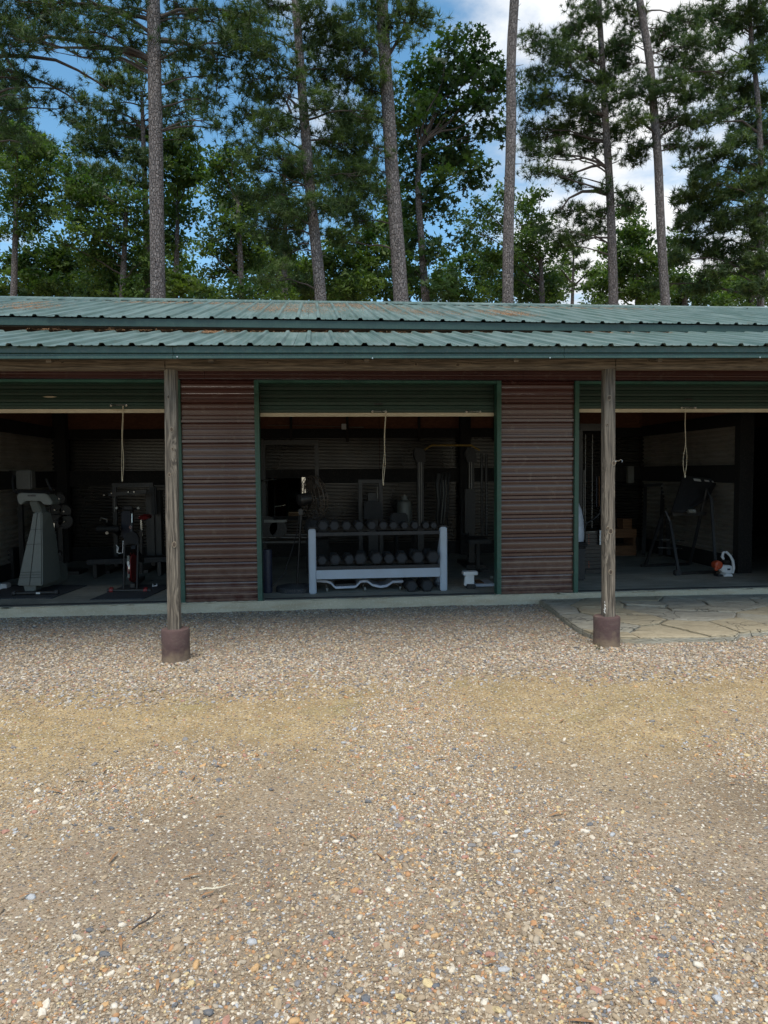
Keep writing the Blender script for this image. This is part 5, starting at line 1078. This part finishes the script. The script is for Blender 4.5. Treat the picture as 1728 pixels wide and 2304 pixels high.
def tree(name, label, kind, y, trunk, r0, r1, blobs, dens=1.0, tint=0.0, limbs=(), crown_top=True, far=False, group=None, topz=None, twigs=True):
    """trunk: photo points (low to high) on the plane y; blobs: (px, py, r_px[, rz_px[, dy]])"""
    pts = [at(px, py, y) for px, py in trunk]; base = pts[0]; d = (pts[1]-pts[0]) if len(pts) > 1 else Vector((0, 0, 1)); sl = d/d.z
    g0 = base-sl*base.z*.6; g0.z = 0; g0.y = y
    t = thing(name, label, 'pine tree' if kind == 'pine' else 'tree', (g0.x, y, 0), group)
    T = [g0]+pts; last = pts[-1]; ztop = topz if topz is not None else last.z
    if ztop > last.z+.5:
        sl2 = (pts[-1]-pts[-2]) if len(pts) > 1 else Vector((0, 0, 1)); sl2 = sl2/max(.1, sl2.z); n = 4
        for i in range(1, n+1): T.append(last+Vector((sl2.x*.5, 0, 1))*(ztop-last.z)*i/n)
    # resample smoothly
    zs = np.array([p.z for p in T]); xs_ = np.array([p.x for p in T]); Zs = np.arange(0, zs[-1], .45); Xs = np.interp(Zs, zs, xs_)
    ker = np.array([1, 2, 3, 2, 1])/9; Xp = np.concatenate([[Xs[0]]*2, Xs, [Xs[-1]]*2]); Xs = np.convolve(Xp, ker, 'valid') if len(Xs) > 4 else Xs
    seed = abs(hash(label)) % 97 if False else sum(map(ord, label)) % 97
    tp = [Vector((a+.03*noise.noise(Vector((z*.4, seed, 0))), y+.05*noise.noise(Vector((z*.3, seed, 6))), z)) for a, z in zip(Xs, Zs)]; H = Zs[-1]
    zf = T[1].z; rr = []
    for p in tp:
        k = (p.z-zf)/max(.1, last.z-zf); r = r0+(r1-r0)*max(-.25, k); r = max(.03, r)
        if p.z > last.z: r = max(.03, r1*(1-.8*(p.z-last.z)/max(.1, ztop-last.z)))
        rr.append(r*(1+.05*noise.noise(Vector((p.z*2.2, seed, 3)))))
    mb = MB(); mb.tube(tp, rr, 14 if r0 > .09 else 8)
    if kind == 'pine' and r0 > .14:
        for q in range(9):       # broken limb stubs
            i = random.randint(8, max(9, len(tp)-6)); p = tp[min(i, len(tp)-2)]; a_ = random.uniform(0, 6.28); L0 = random.uniform(.08, .32); dv = Vector((math.cos(a_), math.sin(a_), .15)); mb.tube([p+dv*rr[min(i, len(rr)-1)]*.6, p+dv*(rr[min(i, len(rr)-1)]+L0)], [.016, .006], 5)
    def on_trunk(z): z = min(max(z, .5), H-.1); i = min(len(tp)-2, int(z/.45)); f = (z-tp[i].z)/max(.01, tp[i+1].z-tp[i].z); return tp[i].lerp(tp[i+1], min(1, max(0, f)))
    tk = mb.build('trunk', MATS['bark'], t, smooth=True)
    lm = MB(); PP = []; TT = []
    for i, b in enumerate(blobs):
        px, py, rp = b[:3]; rz = b[3] if len(b) > 3 and b[3] else rp*.72; dy = b[4] if len(b) > 4 else rng.uniform(-1.0, 1.3)*min(1.5, rp*y/CAM_F*1.4)
        yy = y+dy; c = at(px, py, yy); k = yy/CAM_F
        if kind == 'pine': P, Tn, tw = pine_blob(c, rp*k, rz*k, 150*dens)
        else: P, Tn, tw = leaf_blob(c, rp*k, rz*k, 66*dens)
        PP.append(P); TT.append(Tn); hd = math.hypot(c.x-g0.x, dy)
        A = on_trunk(c.z-(.12 if kind == 'pine' else .55)*hd-.1)
        L = (c-A).length; lp = limb_pts(A, c, .12 if kind == 'pine' else .05, 7, seed+i*3.1)
        rl = min(r1*.5, .012+.010*L)
        lm.tube(lp, [rl*(1-.75*j/6) for j in range(7)], 6, False)
        if twigs:
            for q in tw[:14]:
                q = Vector(q); s = lp[rng.integers(4, 7)]; mid = s.lerp(q, .5)+Vector((0, 0, -.04)); lm.tube([s, mid, q], [.011, .008, .004], 4, False)
    for L_ in limbs:      # explicit bare limbs through photo points
        w0, pts_ = L_[0], L_[1]; q = [at(a, b, y+(L_[2] if len(L_) > 2 else 0)*j/(len(pts_)-1)) for j, (a, b) in enumerate(pts_)]; lm.tube(q, [w0*(1-.7*j/(len(q)-1)) for j in range(len(q))], 7, False)
    if crown_top and ztop > last.z+2:
        for i in range(9):
            z = last.z+1.2+(ztop-last.z-1.2)*i/9; rad = rng.uniform(.6, 1.9)*(1-.5*i/9); a = rng.uniform(0, 6.28); A = on_trunk(z); c = Vector((A.x+math.cos(a)*rad, A.y+math.sin(a)*rad, z+.2))
            P, Tn, tw = (pine_blob if kind == 'pine' else leaf_blob)(c, 1.1, .7, 40*dens if kind == 'pine' else 14); PP.append(P); TT.append(Tn); lm.tube([A, c], [.04, .015], 5, False)
    if lm.v: lb = lm.build('limbs', MATS['limb'], t, smooth=True)
    if PP:
        P = np.concatenate(PP); Tn = np.concatenate(TT)+tint
        if kind == 'pine': tm, mt = (TUFT_FAR, MATS['needle_far']) if far else (TUFT, MATS['needle'])
        elif kind == 'gum': tm, mt = GUM, MATS['leaf_dark']
        else: tm, mt = (LEAF_FAR, MATS['leaf']) if far else (LEAF, MATS['leaf'])
        c = foliage('crown', tm, P, rng.uniform(.75, 1.2, len(P)), Tn, mt, t, .75 if kind == 'pine' else .5); c['kind'] = 'stuff'
    return t
GP = 'pine trees behind the building'; GB = 'leafy trees behind the building'
# front row of tall pines (trunk diameters 0.3 to 0.4 m)
tree('pine_tree', 'tall straight pine behind the left of the roof with long dark limbs both sides', 'pine', 18.5, [(355, 690), (353, 480), (350, 250), (345, 0)], .185, .155,
     [(60, 40, 55, 30), (20, 100, 45, 30), (110, 25, 50, 26), (150, 60, 50, 30), (90, 90, 40, 24), (200, 20, 50, 24), (250, 55, 45, 30), (200, 100, 40, 26), (290, 20, 40, 22), (290, 95, 40, 26), (60, 5, 60, 22), (240, 130, 28, 18),
      (420, 20, 50, 26), (480, 50, 50, 30), (420, 95, 40, 34), (460, 130, 38, 30), (395, 140, 26, 22), (520, 95, 42, 30), (560, 40, 40, 30), (490, 175, 30, 34), (480, 230, 26, 30), (470, 270, 26, 26), (505, 290, 18, 14), (385, 55, 26, 24)],
     1.0, -.18, [(.085, [(340, 135), (300, 115), (240, 108), (170, 92), (110, 82), (50, 95)]), (.05, [(362, 38), (400, 22), (450, 20), (520, 24)]), (.07, [(362, 90), (410, 95), (470, 115), (520, 130)], .5), (.03, [(470, 115), (488, 135), (490, 180), (484, 225), (478, 270)], .5), (.05, [(340, 75), (290, 40), (240, 20), (190, -5)])], topz=19, group=GP)
tree('pine_tree', 'pine off the left edge, only its long thin limbs reach in', 'pine', 19.5, [(-90, 690), (-92, 300), (-95, 0)], .2, .16,
     [(150, 200, 26, 18), (110, 225, 24, 18), (75, 180, 28, 18), (140, 245, 18, 14), (30, 175, 30, 18), (60, 215, 22, 14), (30, 250, 30, 22), (0, 60, 50, 30), (10, 300, 40, 28), (70, 320, 24, 18)],
     .9, -.15, [(.06, [(-60, 130), (0, 125), (60, 126), (125, 135), (175, 158), (215, 182), (240, 200)]), (.05, [(-40, 165), (20, 158), (60, 170), (110, 190), (150, 212), (175, 232)]), (.04, [(0, 100), (20, 140), (60, 185), (80, 205)])], topz=17, group=GP)
tree('pine_tree', 'leaning pine above the roof middle, its trunk partly hidden by dark needles', 'pine', 19.0, [(722, 690), (712, 560), (700, 450), (690, 330), (680, 200), (672, 90), (664, 0)], .155, .10,
     [(560, 60, 60, 34), (620, 20, 55, 28), (540, 110, 45, 30), (600, 120, 50, 34), (570, 180, 40, 34), (620, 210, 44, 34), (560, 250, 34, 30), (600, 290, 44, 34), (550, 330, 30, 24), (650, 280, 46, 34), (700, 40, 50, 30), (745, 60, 55, 30), (720, 110, 55, 34), (770, 110, 50, 30), (650, 160, 40, 30),
      (740, 180, 50, 36), (790, 170, 44, 30), (720, 240, 46, 34), (770, 260, 50, 36), (740, 320, 50, 36), (800, 330, 50, 36), (620, 350, 50, 34), (570, 380, 40, 30), (660, 400, 50, 36), (610, 430, 50, 34), (560, 440, 34, 26), (740, 400, 54, 36), (800, 400, 44, 34), (720, 460, 50, 34), (780, 450, 40, 30), (640, 480, 44, 30), (600, 510, 40, 30), (650, 560, 34, 26), (620, 620, 40, 26), (830, 250, 30, 26)],
     1.0, .02, [(.04, [(670, 240), (655, 225), (640, 215)]), (.04, [(655, 255), (645, 230), (660, 200)]), (.03, [(696, 548), (684, 548), (668, 549)])], topz=18, group=GP)
tree('pine_tree', 'thick pine trunk at the roof middle with bright needle clumps to its left', 'pine', 19.6, [(905, 690), (893, 540), (882, 380), (874, 280), (866, 140), (860, 0)], .205, .155,
     [(830, 30, 40, 28), (790, 60, 44, 28), (820, 110, 40, 34), (850, 160, 34, 30), (830, 200, 40, 34), (845, 270, 26, 28), (840, 330, 28, 28), (940, 30, 44, 28), (920, 80, 30, 24), (965, 60, 24, 18), (885, 60, 30, 26), (900, 20, 30, 22), (830, 380, 30, 30), (850, 440, 22, 26), (800, 500, 34, 28), (760, 540, 40, 28)],
     1.05, .22, [(.05, [(872, 130), (890, 100), (905, 70), (915, 30)])], topz=20, group=GP)
tree('pine_tree', 'bare straight pine trunk right of the middle without limbs in view', 'pine', 20.5, [(1142, 690), (1144, 560), (1146, 460), (1148, 350), (1150, 250), (1149, 150), (1156, 40), (1158, 0)], .165, .13, [], 1, 0, [(.012, [(1153, 22), (1165, 16), (1172, 8)])], topz=21, group=GP)
tree('pine_tree', 'pine trunk with curved bare lower limbs and round crown at the right', 'pine', 24.0, [(1381, 690), (1377, 560), (1373, 440), (1368, 350), (1358, 200), (1350, 60)], .165, .09,
     [(1200, 170, 34, 26), (1240, 110, 40, 30), (1290, 60, 44, 30), (1340, 30, 44, 26), (1190, 225, 30, 22), (1230, 215, 38, 28), (1275, 150, 44, 32), (1260, 280, 42, 28), (1210, 310, 36, 22), (1190, 290, 26, 18), (1250, 345, 36, 22), (1300, 300, 44, 28), (1300, 230, 44, 32), (1340, 180, 44, 30), (1340, 260, 44, 30), (1220, 385, 34, 20), (1265, 400, 28, 16), (1330, 330, 40, 24),
      (1400, 300, 34, 22), (1420, 360, 30, 20), (1380, 120, 40, 30), (1200, 350, 24, 16), (1320, 120, 40, 28), (1355, 420, 14, 12), (1310, 420, 20, 10), (1270, 480, 32, 18), (1310, 485, 30, 18), (1350, 480, 26, 14), (1240, 520, 30, 20), (1290, 530, 34, 20), (1340, 515, 30, 16), (1260, 555, 26, 16), (1400, 440, 24, 18), (1425, 470, 26, 20), (1200, 90, 26, 22), (1180, 330, 20, 14)],
     1.3, 0, [(.075, [(1367, 437), (1340, 430), (1310, 431), (1280, 446), (1262, 472)]), (.06, [(1364, 378), (1345, 360), (1330, 350)]), (.055, [(1355, 370), (1330, 375), (1290, 390), (1260, 402)]), (.04, [(1370, 535), (1340, 534), (1300, 545), (1265, 556)]), (.03, [(1372, 433), (1390, 434), (1410, 430)])], topz=22, group=GP)
tree('pine_tree', 'leaning pine trunk at the right, bare below, long needles high up', 'pine', 23.0, [(1498, 690), (1490, 560), (1483, 440), (1478, 330), (1470, 230), (1460, 110), (1438, 0)], .150, .115,
     [(1400, 150, 36, 28), (1440, 200, 40, 34), (1390, 210, 34, 26), (1500, 80, 44, 30), (1540, 50, 40, 28), (1560, 100, 38, 28), (1520, 140, 44, 30), (1570, 160, 44, 28), (1500, 200, 44, 34), (1550, 220, 44, 28), (1600, 200, 40, 24), (1430, 260, 38, 28), (1510, 270, 44, 28), (1560, 280, 44, 24), (1610, 260, 36, 22), (1440, 330, 30, 22), (1400, 100, 26, 22), (1530, 330, 34, 22), (1580, 330, 30, 18), (1430, 60, 24, 22), (1410, 20, 30, 20), (1640, 160, 30, 22)],
     1.3, -.1, [(.05, [(1476, 300), (1455, 285), (1440, 270)]), (.04, [(1480, 310), (1520, 285), (1560, 274), (1600, 272)]), (.03, [(1440, 0), (1455, 25), (1452, 60)])], topz=18, group=GP)
tree('pine_tree', 'dense dark pine at the right edge with layered limbs', 'pine', 26.0, [(1712, 690), (1714, 500), (1712, 330), (1705, 230), (1690, 90)], .13, .08,
     [(1600, 30, 34, 28), (1640, 60, 36, 26), (1690, 20, 44, 26), (1725, 60, 36, 24), (1620, 100, 26, 18), (1700, 140, 34, 26), (1730, 110, 30, 24), (1660, 200, 44, 22), (1710, 220, 44, 28), (1640, 250, 36, 18), (1690, 280, 44, 24), (1730, 320, 40, 28), (1660, 320, 40, 20), (1620, 350, 44, 20), (1680, 370, 50, 24), (1570, 380, 40, 22), (1600, 410, 50, 26), (1660, 430, 54, 30), (1720, 420, 44, 30), (1550, 440, 34, 24), (1590, 470, 50, 30), (1700, 490, 44, 30), (1540, 500, 34, 26), (1640, 500, 50, 30), (1560, 550, 44, 24), (1620, 560, 50, 24), (1700, 560, 44, 26), (1530, 580, 30, 20), (1660, 600, 44, 20), (1600, 610, 34, 16), (1480, 640, 20, 14), (1580, 650, 40, 18), (1712, 520, 40, 26, -1.2), (1715, 590, 44, 26, -1.2), (1705, 650, 40, 22, -1.2), (1712, 400, 40, 24, -1.2), (1708, 460, 30, 24, -1.2)],
     1.25, -.05, [(.05, [(1706, 300), (1670, 272), (1620, 274), (1590, 290)]), (.05, [(1712, 480), (1680, 462), (1640, 470)]), (.05, [(1712, 570), (1660, 585), (1600, 600), (1570, 640)]), (.04, [(1705, 40), (1680, 50), (1660, 75)])], topz=22, far=True, group=GP)
# second row pines
tree('pine_tree', 'shorter tiered pine just behind the leftmost big trunk', 'pine', 28.0, [(333, 690), (328, 480), (322, 280), (318, 200)], .15, .06,
     [(300, 150, 36, 22), (340, 130, 30, 20), (240, 190, 44, 20), (285, 190, 40, 22), (390, 180, 36, 18), (420, 215, 36, 16), (385, 250, 30, 16), (450, 245, 30, 16), (350, 240, 30, 20), (210, 240, 40, 18), (250, 245, 30, 16), (180, 280, 34, 18), (220, 300, 44, 22), (280, 280, 40, 22), (330, 300, 40, 22), (400, 290, 40, 20), (430, 310, 26, 16), (200, 340, 44, 22), (260, 340, 50, 24), (320, 360, 44, 24), (180, 385, 50, 22), (240, 400, 54, 26), (300, 410, 44, 24), (160, 430, 44, 20), (220, 440, 44, 22), (380, 340, 30, 20)],
     .85, .05, [(.04, [(326, 300), (300, 268), (260, 248), (220, 250)]), (.04, [(326, 290), (360, 262), (400, 245), (440, 232)])], crown_top=False, far=True, group=GP)
tree('pine_tree', 'dark pine rising at the left edge behind the leafy trees', 'pine', 30.0, [(-10, 690), (-8, 400), (-6, 200)], .16, .06,
     [(20, 190, 36, 22), (0, 230, 50, 26), (50, 250, 34, 20), (20, 290, 60, 26), (70, 320, 44, 20), (100, 330, 22, 14), (10, 350, 60, 26), (0, 150, 36, 22)], .9, -.05, crown_top=False, far=True, group=GP)
tree('pine_tree', 'thin young pine with sparse crooked branches low between the two right trunks', 'pine', 33.0, [(1287, 690), (1290, 620), (1292, 560)], .09, .04,
     [(1270, 590, 20, 12), (1310, 600, 22, 12), (1250, 630, 20, 12), (1330, 640, 22, 12), (1290, 565, 24, 14), (1310, 560, 16, 10), (1275, 650, 18, 10)], .8, .1, [(.05, [(1288, 640), (1270, 615), (1255, 600)]), (.05, [(1290, 645), (1315, 620), (1332, 600)])], crown_top=False, far=True, group=GP)
tree('pine_tree', 'dark needle pine filling the gap behind the leaning middle trunk', 'pine', 29.0, [(640, 690), (640, 500), (640, 350)], .14, .06,
     [(560, 470, 44, 30), (620, 460, 50, 34), (680, 500, 44, 34), (560, 530, 40, 26), (620, 540, 44, 34), (770, 380, 44, 34), (800, 300, 40, 34), (680, 360, 44, 34), (760, 470, 44, 34), (610, 590, 44, 26), (670, 640, 40, 24), (820, 420, 34, 34)], .9, -.1, crown_top=False, far=True, group=GP)
# broad leaved trees
tree('gum_tree', 'star leaved gum tree with dark hanging foliage beside the bare trunk', 'gum', 22.5, [(960, 690), (948, 560), (938, 400), (950, 300)], .13, .07,
     [(1062, 85, 16, 20), (1010, 110, 28, 26), (1055, 130, 34, 26), (1090, 135, 14, 14), (970, 150, 36, 30), (1020, 175, 44, 30), (1085, 190, 30, 26), (1110, 165, 12, 12), (930, 190, 36, 34), (980, 225, 44, 34), (1045, 240, 40, 30), (1100, 240, 26, 22), (1125, 190, 16, 16), (920, 250, 36, 34), (965, 290, 44, 36), (1025, 300, 38, 30), (1075, 300, 24, 22), (915, 320, 34, 34), (970, 350, 44, 34), (1030, 365, 44, 28), (1085, 375, 24, 16), (930, 390, 36, 30), (990, 420, 36, 30), (1060, 420, 20, 16), (940, 460, 40, 34), (1000, 480, 28, 26), (930, 530, 40, 34), (990, 560, 30, 26), (925, 600, 40, 34), (985, 640, 40, 30), (1040, 540, 22, 18), (1120, 290, 20, 20)],
     .62, 0, crown_top=False, group=GB)
def broad(label, y, tr, blobs, dens=.8, tint=0, far=True, r0=.12): return tree('leafy_tree', label, 'broad', y, tr, r0, r0*.5, blobs, dens, tint, crown_top=False, far=far, group=GB, twigs=True)
broad('leafy tree filling the left edge above the roof with mid green foliage', 27, [(30, 690), (35, 500), (40, 380)], [(30, 310, 60, 36), (80, 350, 50, 36), (20, 380, 60, 40), (90, 410, 44, 34), (30, 450, 60, 40), (100, 470, 30, 26), (60, 510, 50, 26), (10, 530, 40, 18), (130, 340, 14, 14)], .85, .0, False)
broad('low leafy tree just above the left end of the roof', 31, [(90, 690), (95, 640)], [(40, 600, 44, 26), (100, 580, 50, 30), (60, 640, 60, 30), (130, 630, 60, 34), (20, 670, 50, 20), (170, 590, 44, 34), (190, 650, 60, 34), (110, 670, 60, 20), (230, 610, 40, 40), (240, 670, 50, 24)], .85, -.05)
broad('tall leafy tree directly left of the leftmost big trunk with dark lower leaves', 26, [(275, 690), (280, 560), (285, 450)], [(150, 390, 30, 24), (200, 420, 44, 28), (160, 450, 40, 30), (230, 470, 50, 34), (290, 450, 44, 34), (180, 510, 40, 34), (250, 530, 54, 36), (310, 520, 40, 34), (210, 570, 40, 34), (280, 600, 54, 40), (320, 590, 30, 34), (240, 650, 54, 34), (310, 665, 50, 26), (120, 480, 24, 18), (130, 540, 30, 14)], .85, -.1, False)
broad('leafy tree with light yellow green top directly right of the leftmost big trunk', 29, [(395, 690), (398, 560), (400, 440)], [(400, 340, 44, 26), (440, 360, 26, 20), (385, 390, 44, 34), (430, 410, 30, 30), (385, 450, 40, 34), (410, 480, 34, 24), (380, 520, 34, 34), (385, 570, 26, 30), (400, 640, 44, 34), (450, 660, 40, 24), (390, 680, 44, 16)], .8, .15)
broad('leafy tree with jagged left edge between the open sky gap and leaning trunk', 25, [(545, 690), (540, 560), (535, 450)], [(490, 370, 30, 24), (520, 350, 36, 24), (480, 410, 24, 22), (530, 400, 40, 30), (500, 450, 34, 28), (550, 450, 44, 34), (490, 490, 24, 18), (530, 510, 44, 34), (470, 530, 28, 22), (500, 560, 34, 24), (560, 570, 50, 40), (520, 610, 44, 30), (470, 620, 26, 16), (540, 660, 54, 30), (490, 670, 40, 20), (600, 650, 50, 34), (450, 560, 16, 12)], .85, 0, False)
broad('low pale green leafy tree right behind the leaning middle trunk', 32, [(785, 690), (785, 640)], [(700, 600, 40, 34), (760, 590, 44, 30), (820, 600, 44, 34), (740, 640, 54, 34), (800, 650, 60, 34), (850, 640, 40, 34), (690, 660, 44, 26), (800, 560, 34, 20), (850, 570, 30, 24), (870, 500, 26, 30), (820, 520, 36, 26), (760, 540, 34, 22)], .8, .1)
broad('dark leafy tree behind the foot of the gum tree', 34, [(900, 690), (905, 560)], [(880, 440, 26, 40), (900, 500, 34, 34), (890, 560, 34, 40), (920, 620, 44, 34), (900, 660, 44, 26), (1000, 620, 44, 30), (1040, 660, 44, 26), (1080, 620, 34, 24), (1050, 590, 30, 22), (970, 670, 50, 20)], .8, -.15)
broad('leafy tree with small gaps between the bare trunk and the curved limb pine', 28, [(1220, 690), (1215, 560)], [(1180, 460, 34, 26), (1130, 440, 24, 22), (1090, 470, 34, 24), (1110, 510, 34, 26), (1200, 500, 44, 30), (1090, 560, 36, 26), (1180, 550, 50, 34), (1230, 570, 44, 28), (1130, 610, 44, 34), (1200, 620, 54, 34), (1100, 660, 44, 26), (1180, 670, 54, 24), (1240, 650, 40, 30), (1060, 510, 24, 20), (1215, 440, 22, 18), (1240, 680, 40, 14)], .8, -.02, False)
broad('bright leafy tree between the curved limb pine trunk and the leaning right trunk', 31, [(1435, 690), (1432, 580)], [(1420, 530, 40, 26), (1380, 560, 30, 24), (1450, 550, 34, 34), (1410, 590, 50, 30), (1460, 610, 40, 34), (1400, 640, 54, 30), (1450, 660, 54, 28), (1350, 650, 34, 24), (1340, 680, 34, 14), (1410, 480, 26, 18)], .85, .12)
broad('leafy tree to the right of the leaning right trunk just above the roof', 32, [(1540, 690), (1540, 630)], [(1520, 630, 34, 28), (1540, 670, 44, 22), (1500, 590, 24, 22), (1590, 680, 40, 14), (1520, 540, 20, 20)], .8, 0)
broad('pale leafy tree low at the right edge of the picture', 33, [(1690, 690), (1690, 650)], [(1660, 650, 40, 26), (1710, 640, 44, 26), (1640, 680, 44, 16), (1700, 675, 50, 20), (1725, 600, 30, 20)], .8, .2)
broad('low shrubby understorey tree behind the foot of the leftmost big trunk', 36, [(340, 690), (340, 660)], [(320, 630, 40, 30), (360, 650, 44, 28), (280, 660, 44, 26), (400, 600, 34, 26), (330, 580, 34, 26)], .8, .25)
broad('yellow green understorey tree left of the thick middle trunk', 37, [(660, 690), (660, 650)], [(620, 640, 44, 30), (670, 620, 44, 30), (720, 660, 44, 24), (640, 580, 34, 26), (580, 600, 34, 30), (770, 670, 44, 20)], .8, .3)
broad('bright understorey tree right of the bare trunk low above the roof', 36, [(1170, 690), (1170, 660)], [(1120, 650, 44, 26), (1170, 630, 44, 30), (1220, 660, 44, 24), (1160, 580, 40, 26), (1260, 620, 30, 26), (1110, 590, 30, 26)], .8, .3)
broad('pale understorey tree between the last two trunks at the right', 37, [(1560, 690), (1560, 660)], [(1540, 640, 40, 26), (1590, 650, 44, 26), (1640, 630, 34, 24), (1500, 660, 34, 20), (1690, 610, 34, 22), (1345, 610, 30, 24)], .8, .3)
# distant wood closing the horizon beyond the trees
wood_p = []; wood_t = []
for i in range(420):
    x = rng.uniform(-42, 52); yy = rng.uniform(44, 60); h = rng.uniform(1.0, 5.6)+1.2*noise.noise(Vector((x*.15, 0, 0))); n = 34
    wood_p.append(rng.normal(0, 1, (n, 3))*np.array([1.1, 1.0, .9])+np.array([x, yy, h])); wood_t.append(np.full(n, rng.random()*.7)+rng.normal(0, .1, n))
wp = np.concatenate(wood_p); wt = np.concatenate(wood_t); wp[:, 2] = np.maximum(wp[:, 2], .1)
dummy = bpy.data.objects.new('tmp', None); dummy['_o'] = (0, 0, 0)
wd = foliage('far_wood', LEAF_FAR, wp, rng.uniform(1.5, 2.4, len(wp)), wt, MATS['leaf'], dummy, .6); wd.parent = None
tag(wd, 'far low wood reading as one green mass beyond the tall trees', 'wood', kind='stuff')
bpy.data.objects.remove(dummy)
print('foliage triangles', NTRI)

# ================================================================ PINE STRAW ON THE ROOFS
def straw(label, spots, n, plane, spread):
    V = []; F = []; r = random.Random(len(label))
    for i in range(n):
        x, t, rad = r.choice(spots); x += r.gauss(0, rad); t = t+r.gauss(0, rad*spread)
        t = min(1.0, max(.01, t)); o, d, nm = plane; p = Vector((x, 0, 0))+o+d*t + nm*(.004+abs(r.gauss(0, .007)))
        a = r.uniform(0, 6.28); L = r.uniform(.04, .10); u = (Vector((1, 0, 0))*math.cos(a)+d.normalized()*math.sin(a))*L; w = u.normalized().cross(nm)*.0016; b = w.normalized()*r.uniform(-.01, .01); up_ = nm*r.uniform(0, .010)
        k = len(V); V += [p-u*.5-w, p-u*.5+w, p+b+w+up_, p+b-w+up_, p+u*.5+w, p+u*.5-w]; F += [(k, k+1, k+2, k+3), (k+3, k+2, k+4, k+5)]
    mb = MB(); mb.v = [tuple(v) for v in V]; mb.f = F; o = mb.build('pine_straw', MATS['litter']); tag(o, label, 'pine straw', kind='stuff')
def pl_(y0, z0, y1, z1): d = Vector((0, y1-y0, z1-z0)); return (Vector((0, y0, z0)), d, Vector((0, -d.z, d.y)).normalized())
UP = pl_(RY0-.04, RZ0-.006, RY1-.2, RZ1-.06); LP = pl_(PY0, PZ0, PY1, PZ1)
def sx(px, py, y): return at(px, py, y).x
straw('heap of brown pine straw near the ridge at the left end of the upper roof', [(sx(68, 695, 8.9), .38, .16), (sx(78, 680, 10), .70, .18), (sx(85, 690, 9.5), .5, .22)], 1500, UP, .45)
straw('long brown drift of pine straw below the ridge in the middle of the upper roof', [(sx(a, 700, 9.7), b, .30) for a, b in ((600, .5), (650, .45), (680, .4), (720, .8), (770, .85), (840, .75), (880, .6), (920, .45), (960, .35), (800, .9), (620, .7))], 4200, UP, .3)
straw('brown pine straw patch on the upper roof above the right wall panel', [(sx(1140, 709, 8.9), .33, .16), (sx(1120, 705, 9.3), .5, .2)], 1500, UP, .35)
straw('thin line of pine straw along the left ridge of the upper roof', [(sx(a, 680, 10.3), .88, .3) for a in range(280, 580, 40)], 1300, UP, .15)
straw('thin line of pine straw along the right ridge of the upper roof', [(sx(a, 693, 10.3), .88, .3) for a in range(1150, 1480, 60)], 1500, UP, .15)
straw('small heap of pine straw at the top edge of the porch roof left of the middle', [(sx(474, 742, 7.5), .93, .07)], 420, (LP[0]+Vector((0, 0, TILT*sx(474, 742, 7.5))), LP[1], LP[2]), .5)
straw('sprinkle of pine straw at the top edge of the porch roof at the right', [(sx(a, 750, 7.5), .96, .1) for a in (1440, 1500, 1535, 1350)], 260, (LP[0]+Vector((0, 0, TILT*3)), LP[1], LP[2]), .25)
straw('sprinkle of pine straw at the top edge of the porch roof left end and middle', [(sx(a, 745, 7.5), .97, .2) for a in (110, 300, 550, 700, 900, 1100)], 330, (LP[0], LP[1], LP[2]), .1)
# scattered straw and leaf bits on the yard
V = []; F = []; r = random.Random(9)
for i in range(700):
    yy = 1.7+6.2*r.random()**.8; x = r.uniform(-.55*yy-.4, .7*yy+.4)
    if x > 2.4 and yy > 6.0: continue
    p = Vector((x, yy, ground_z(x, yy)+.009+r.random()*.006)); a_ = r.uniform(0, 6.28); L0 = r.uniform(.03, .09); u = Vector((math.cos(a_), math.sin(a_), r.uniform(-.06, .06)))*L0; w = Vector((-math.sin(a_), math.cos(a_), 0))*(.0013 if r.random() < .9 else .006); k = len(V)
    V += [p-u*.5-w*.6, p-u*.5+w*.6, p+w+Vector((0, 0, .004)), p-w+Vector((0, 0, .004)), p+u*.5]; F += [(k, k+1, k+2, k+3), (k+3, k+2, k+4)]
mb = MB(); mb.v = [tuple(v) for v in V]; mb.f = F; o = mb.build('leaf_litter', MATS['litter']); tag(o, 'scattered brown pine needles and leaf bits over the yard', 'leaf litter', kind='stuff')
for i, (px, py, lb) in enumerate(((418, 1486, 'small tuft of dry grass at the right foot of the left post'), (1345, 1462, 'small tuft of dry grass at the left foot of the right post'))):
    q = atz(px, py, .01); mb = MB()
    for k in range(22):
        a_ = r.uniform(0, 6.28); h_ = r.uniform(.03, .085); l_ = r.uniform(.01, .05); w = Vector((-math.sin(a_), math.cos(a_), 0))*.0016; b0 = q+Vector((r.gauss(0, .012), r.gauss(0, .01), 0)); mb.add([b0-w, b0+w, b0+Vector((math.cos(a_)*l_, math.sin(a_)*l_, h_))], [(0, 1, 2)])
    o = mb.build('grass_tuft', MATS['litter'] if i == 0 else MATS['leaf']); tag(o, lb, 'grass', kind='stuff')
# dead twigs on the yard
for i, (px, py, ang, L_, lb) in enumerate(((330, 2070, .9, .12, 'thin dark twig lying on the gravel at the lower left'), (480, 1998, .15, .10, 'pale straight stick lying on the gravel left of the middle'), (1240, 1985, .5, .03, 'small dark tuft of debris on the gravel right of the middle'))):
    q = atz(px, py, .02); mb = MB(); mb.tube([q+Vector((math.cos(ang)*L_*(k/4-.5), math.sin(ang)*L_*(k/4-.5), .003*math.sin(k*2))) for k in range(5)], [.003, .0035, .003, .0025, .0015], 6); mb.tube([q, q+Vector((.015, .02, .008))], [.002, .001], 5)
    o = mb.build('twig', MATS['limb'] if i != 1 else MATS['cordm']); tag(o, lb, 'twig')
for o in bpy.data.objects:
    if '_o' in o: del o['_o']
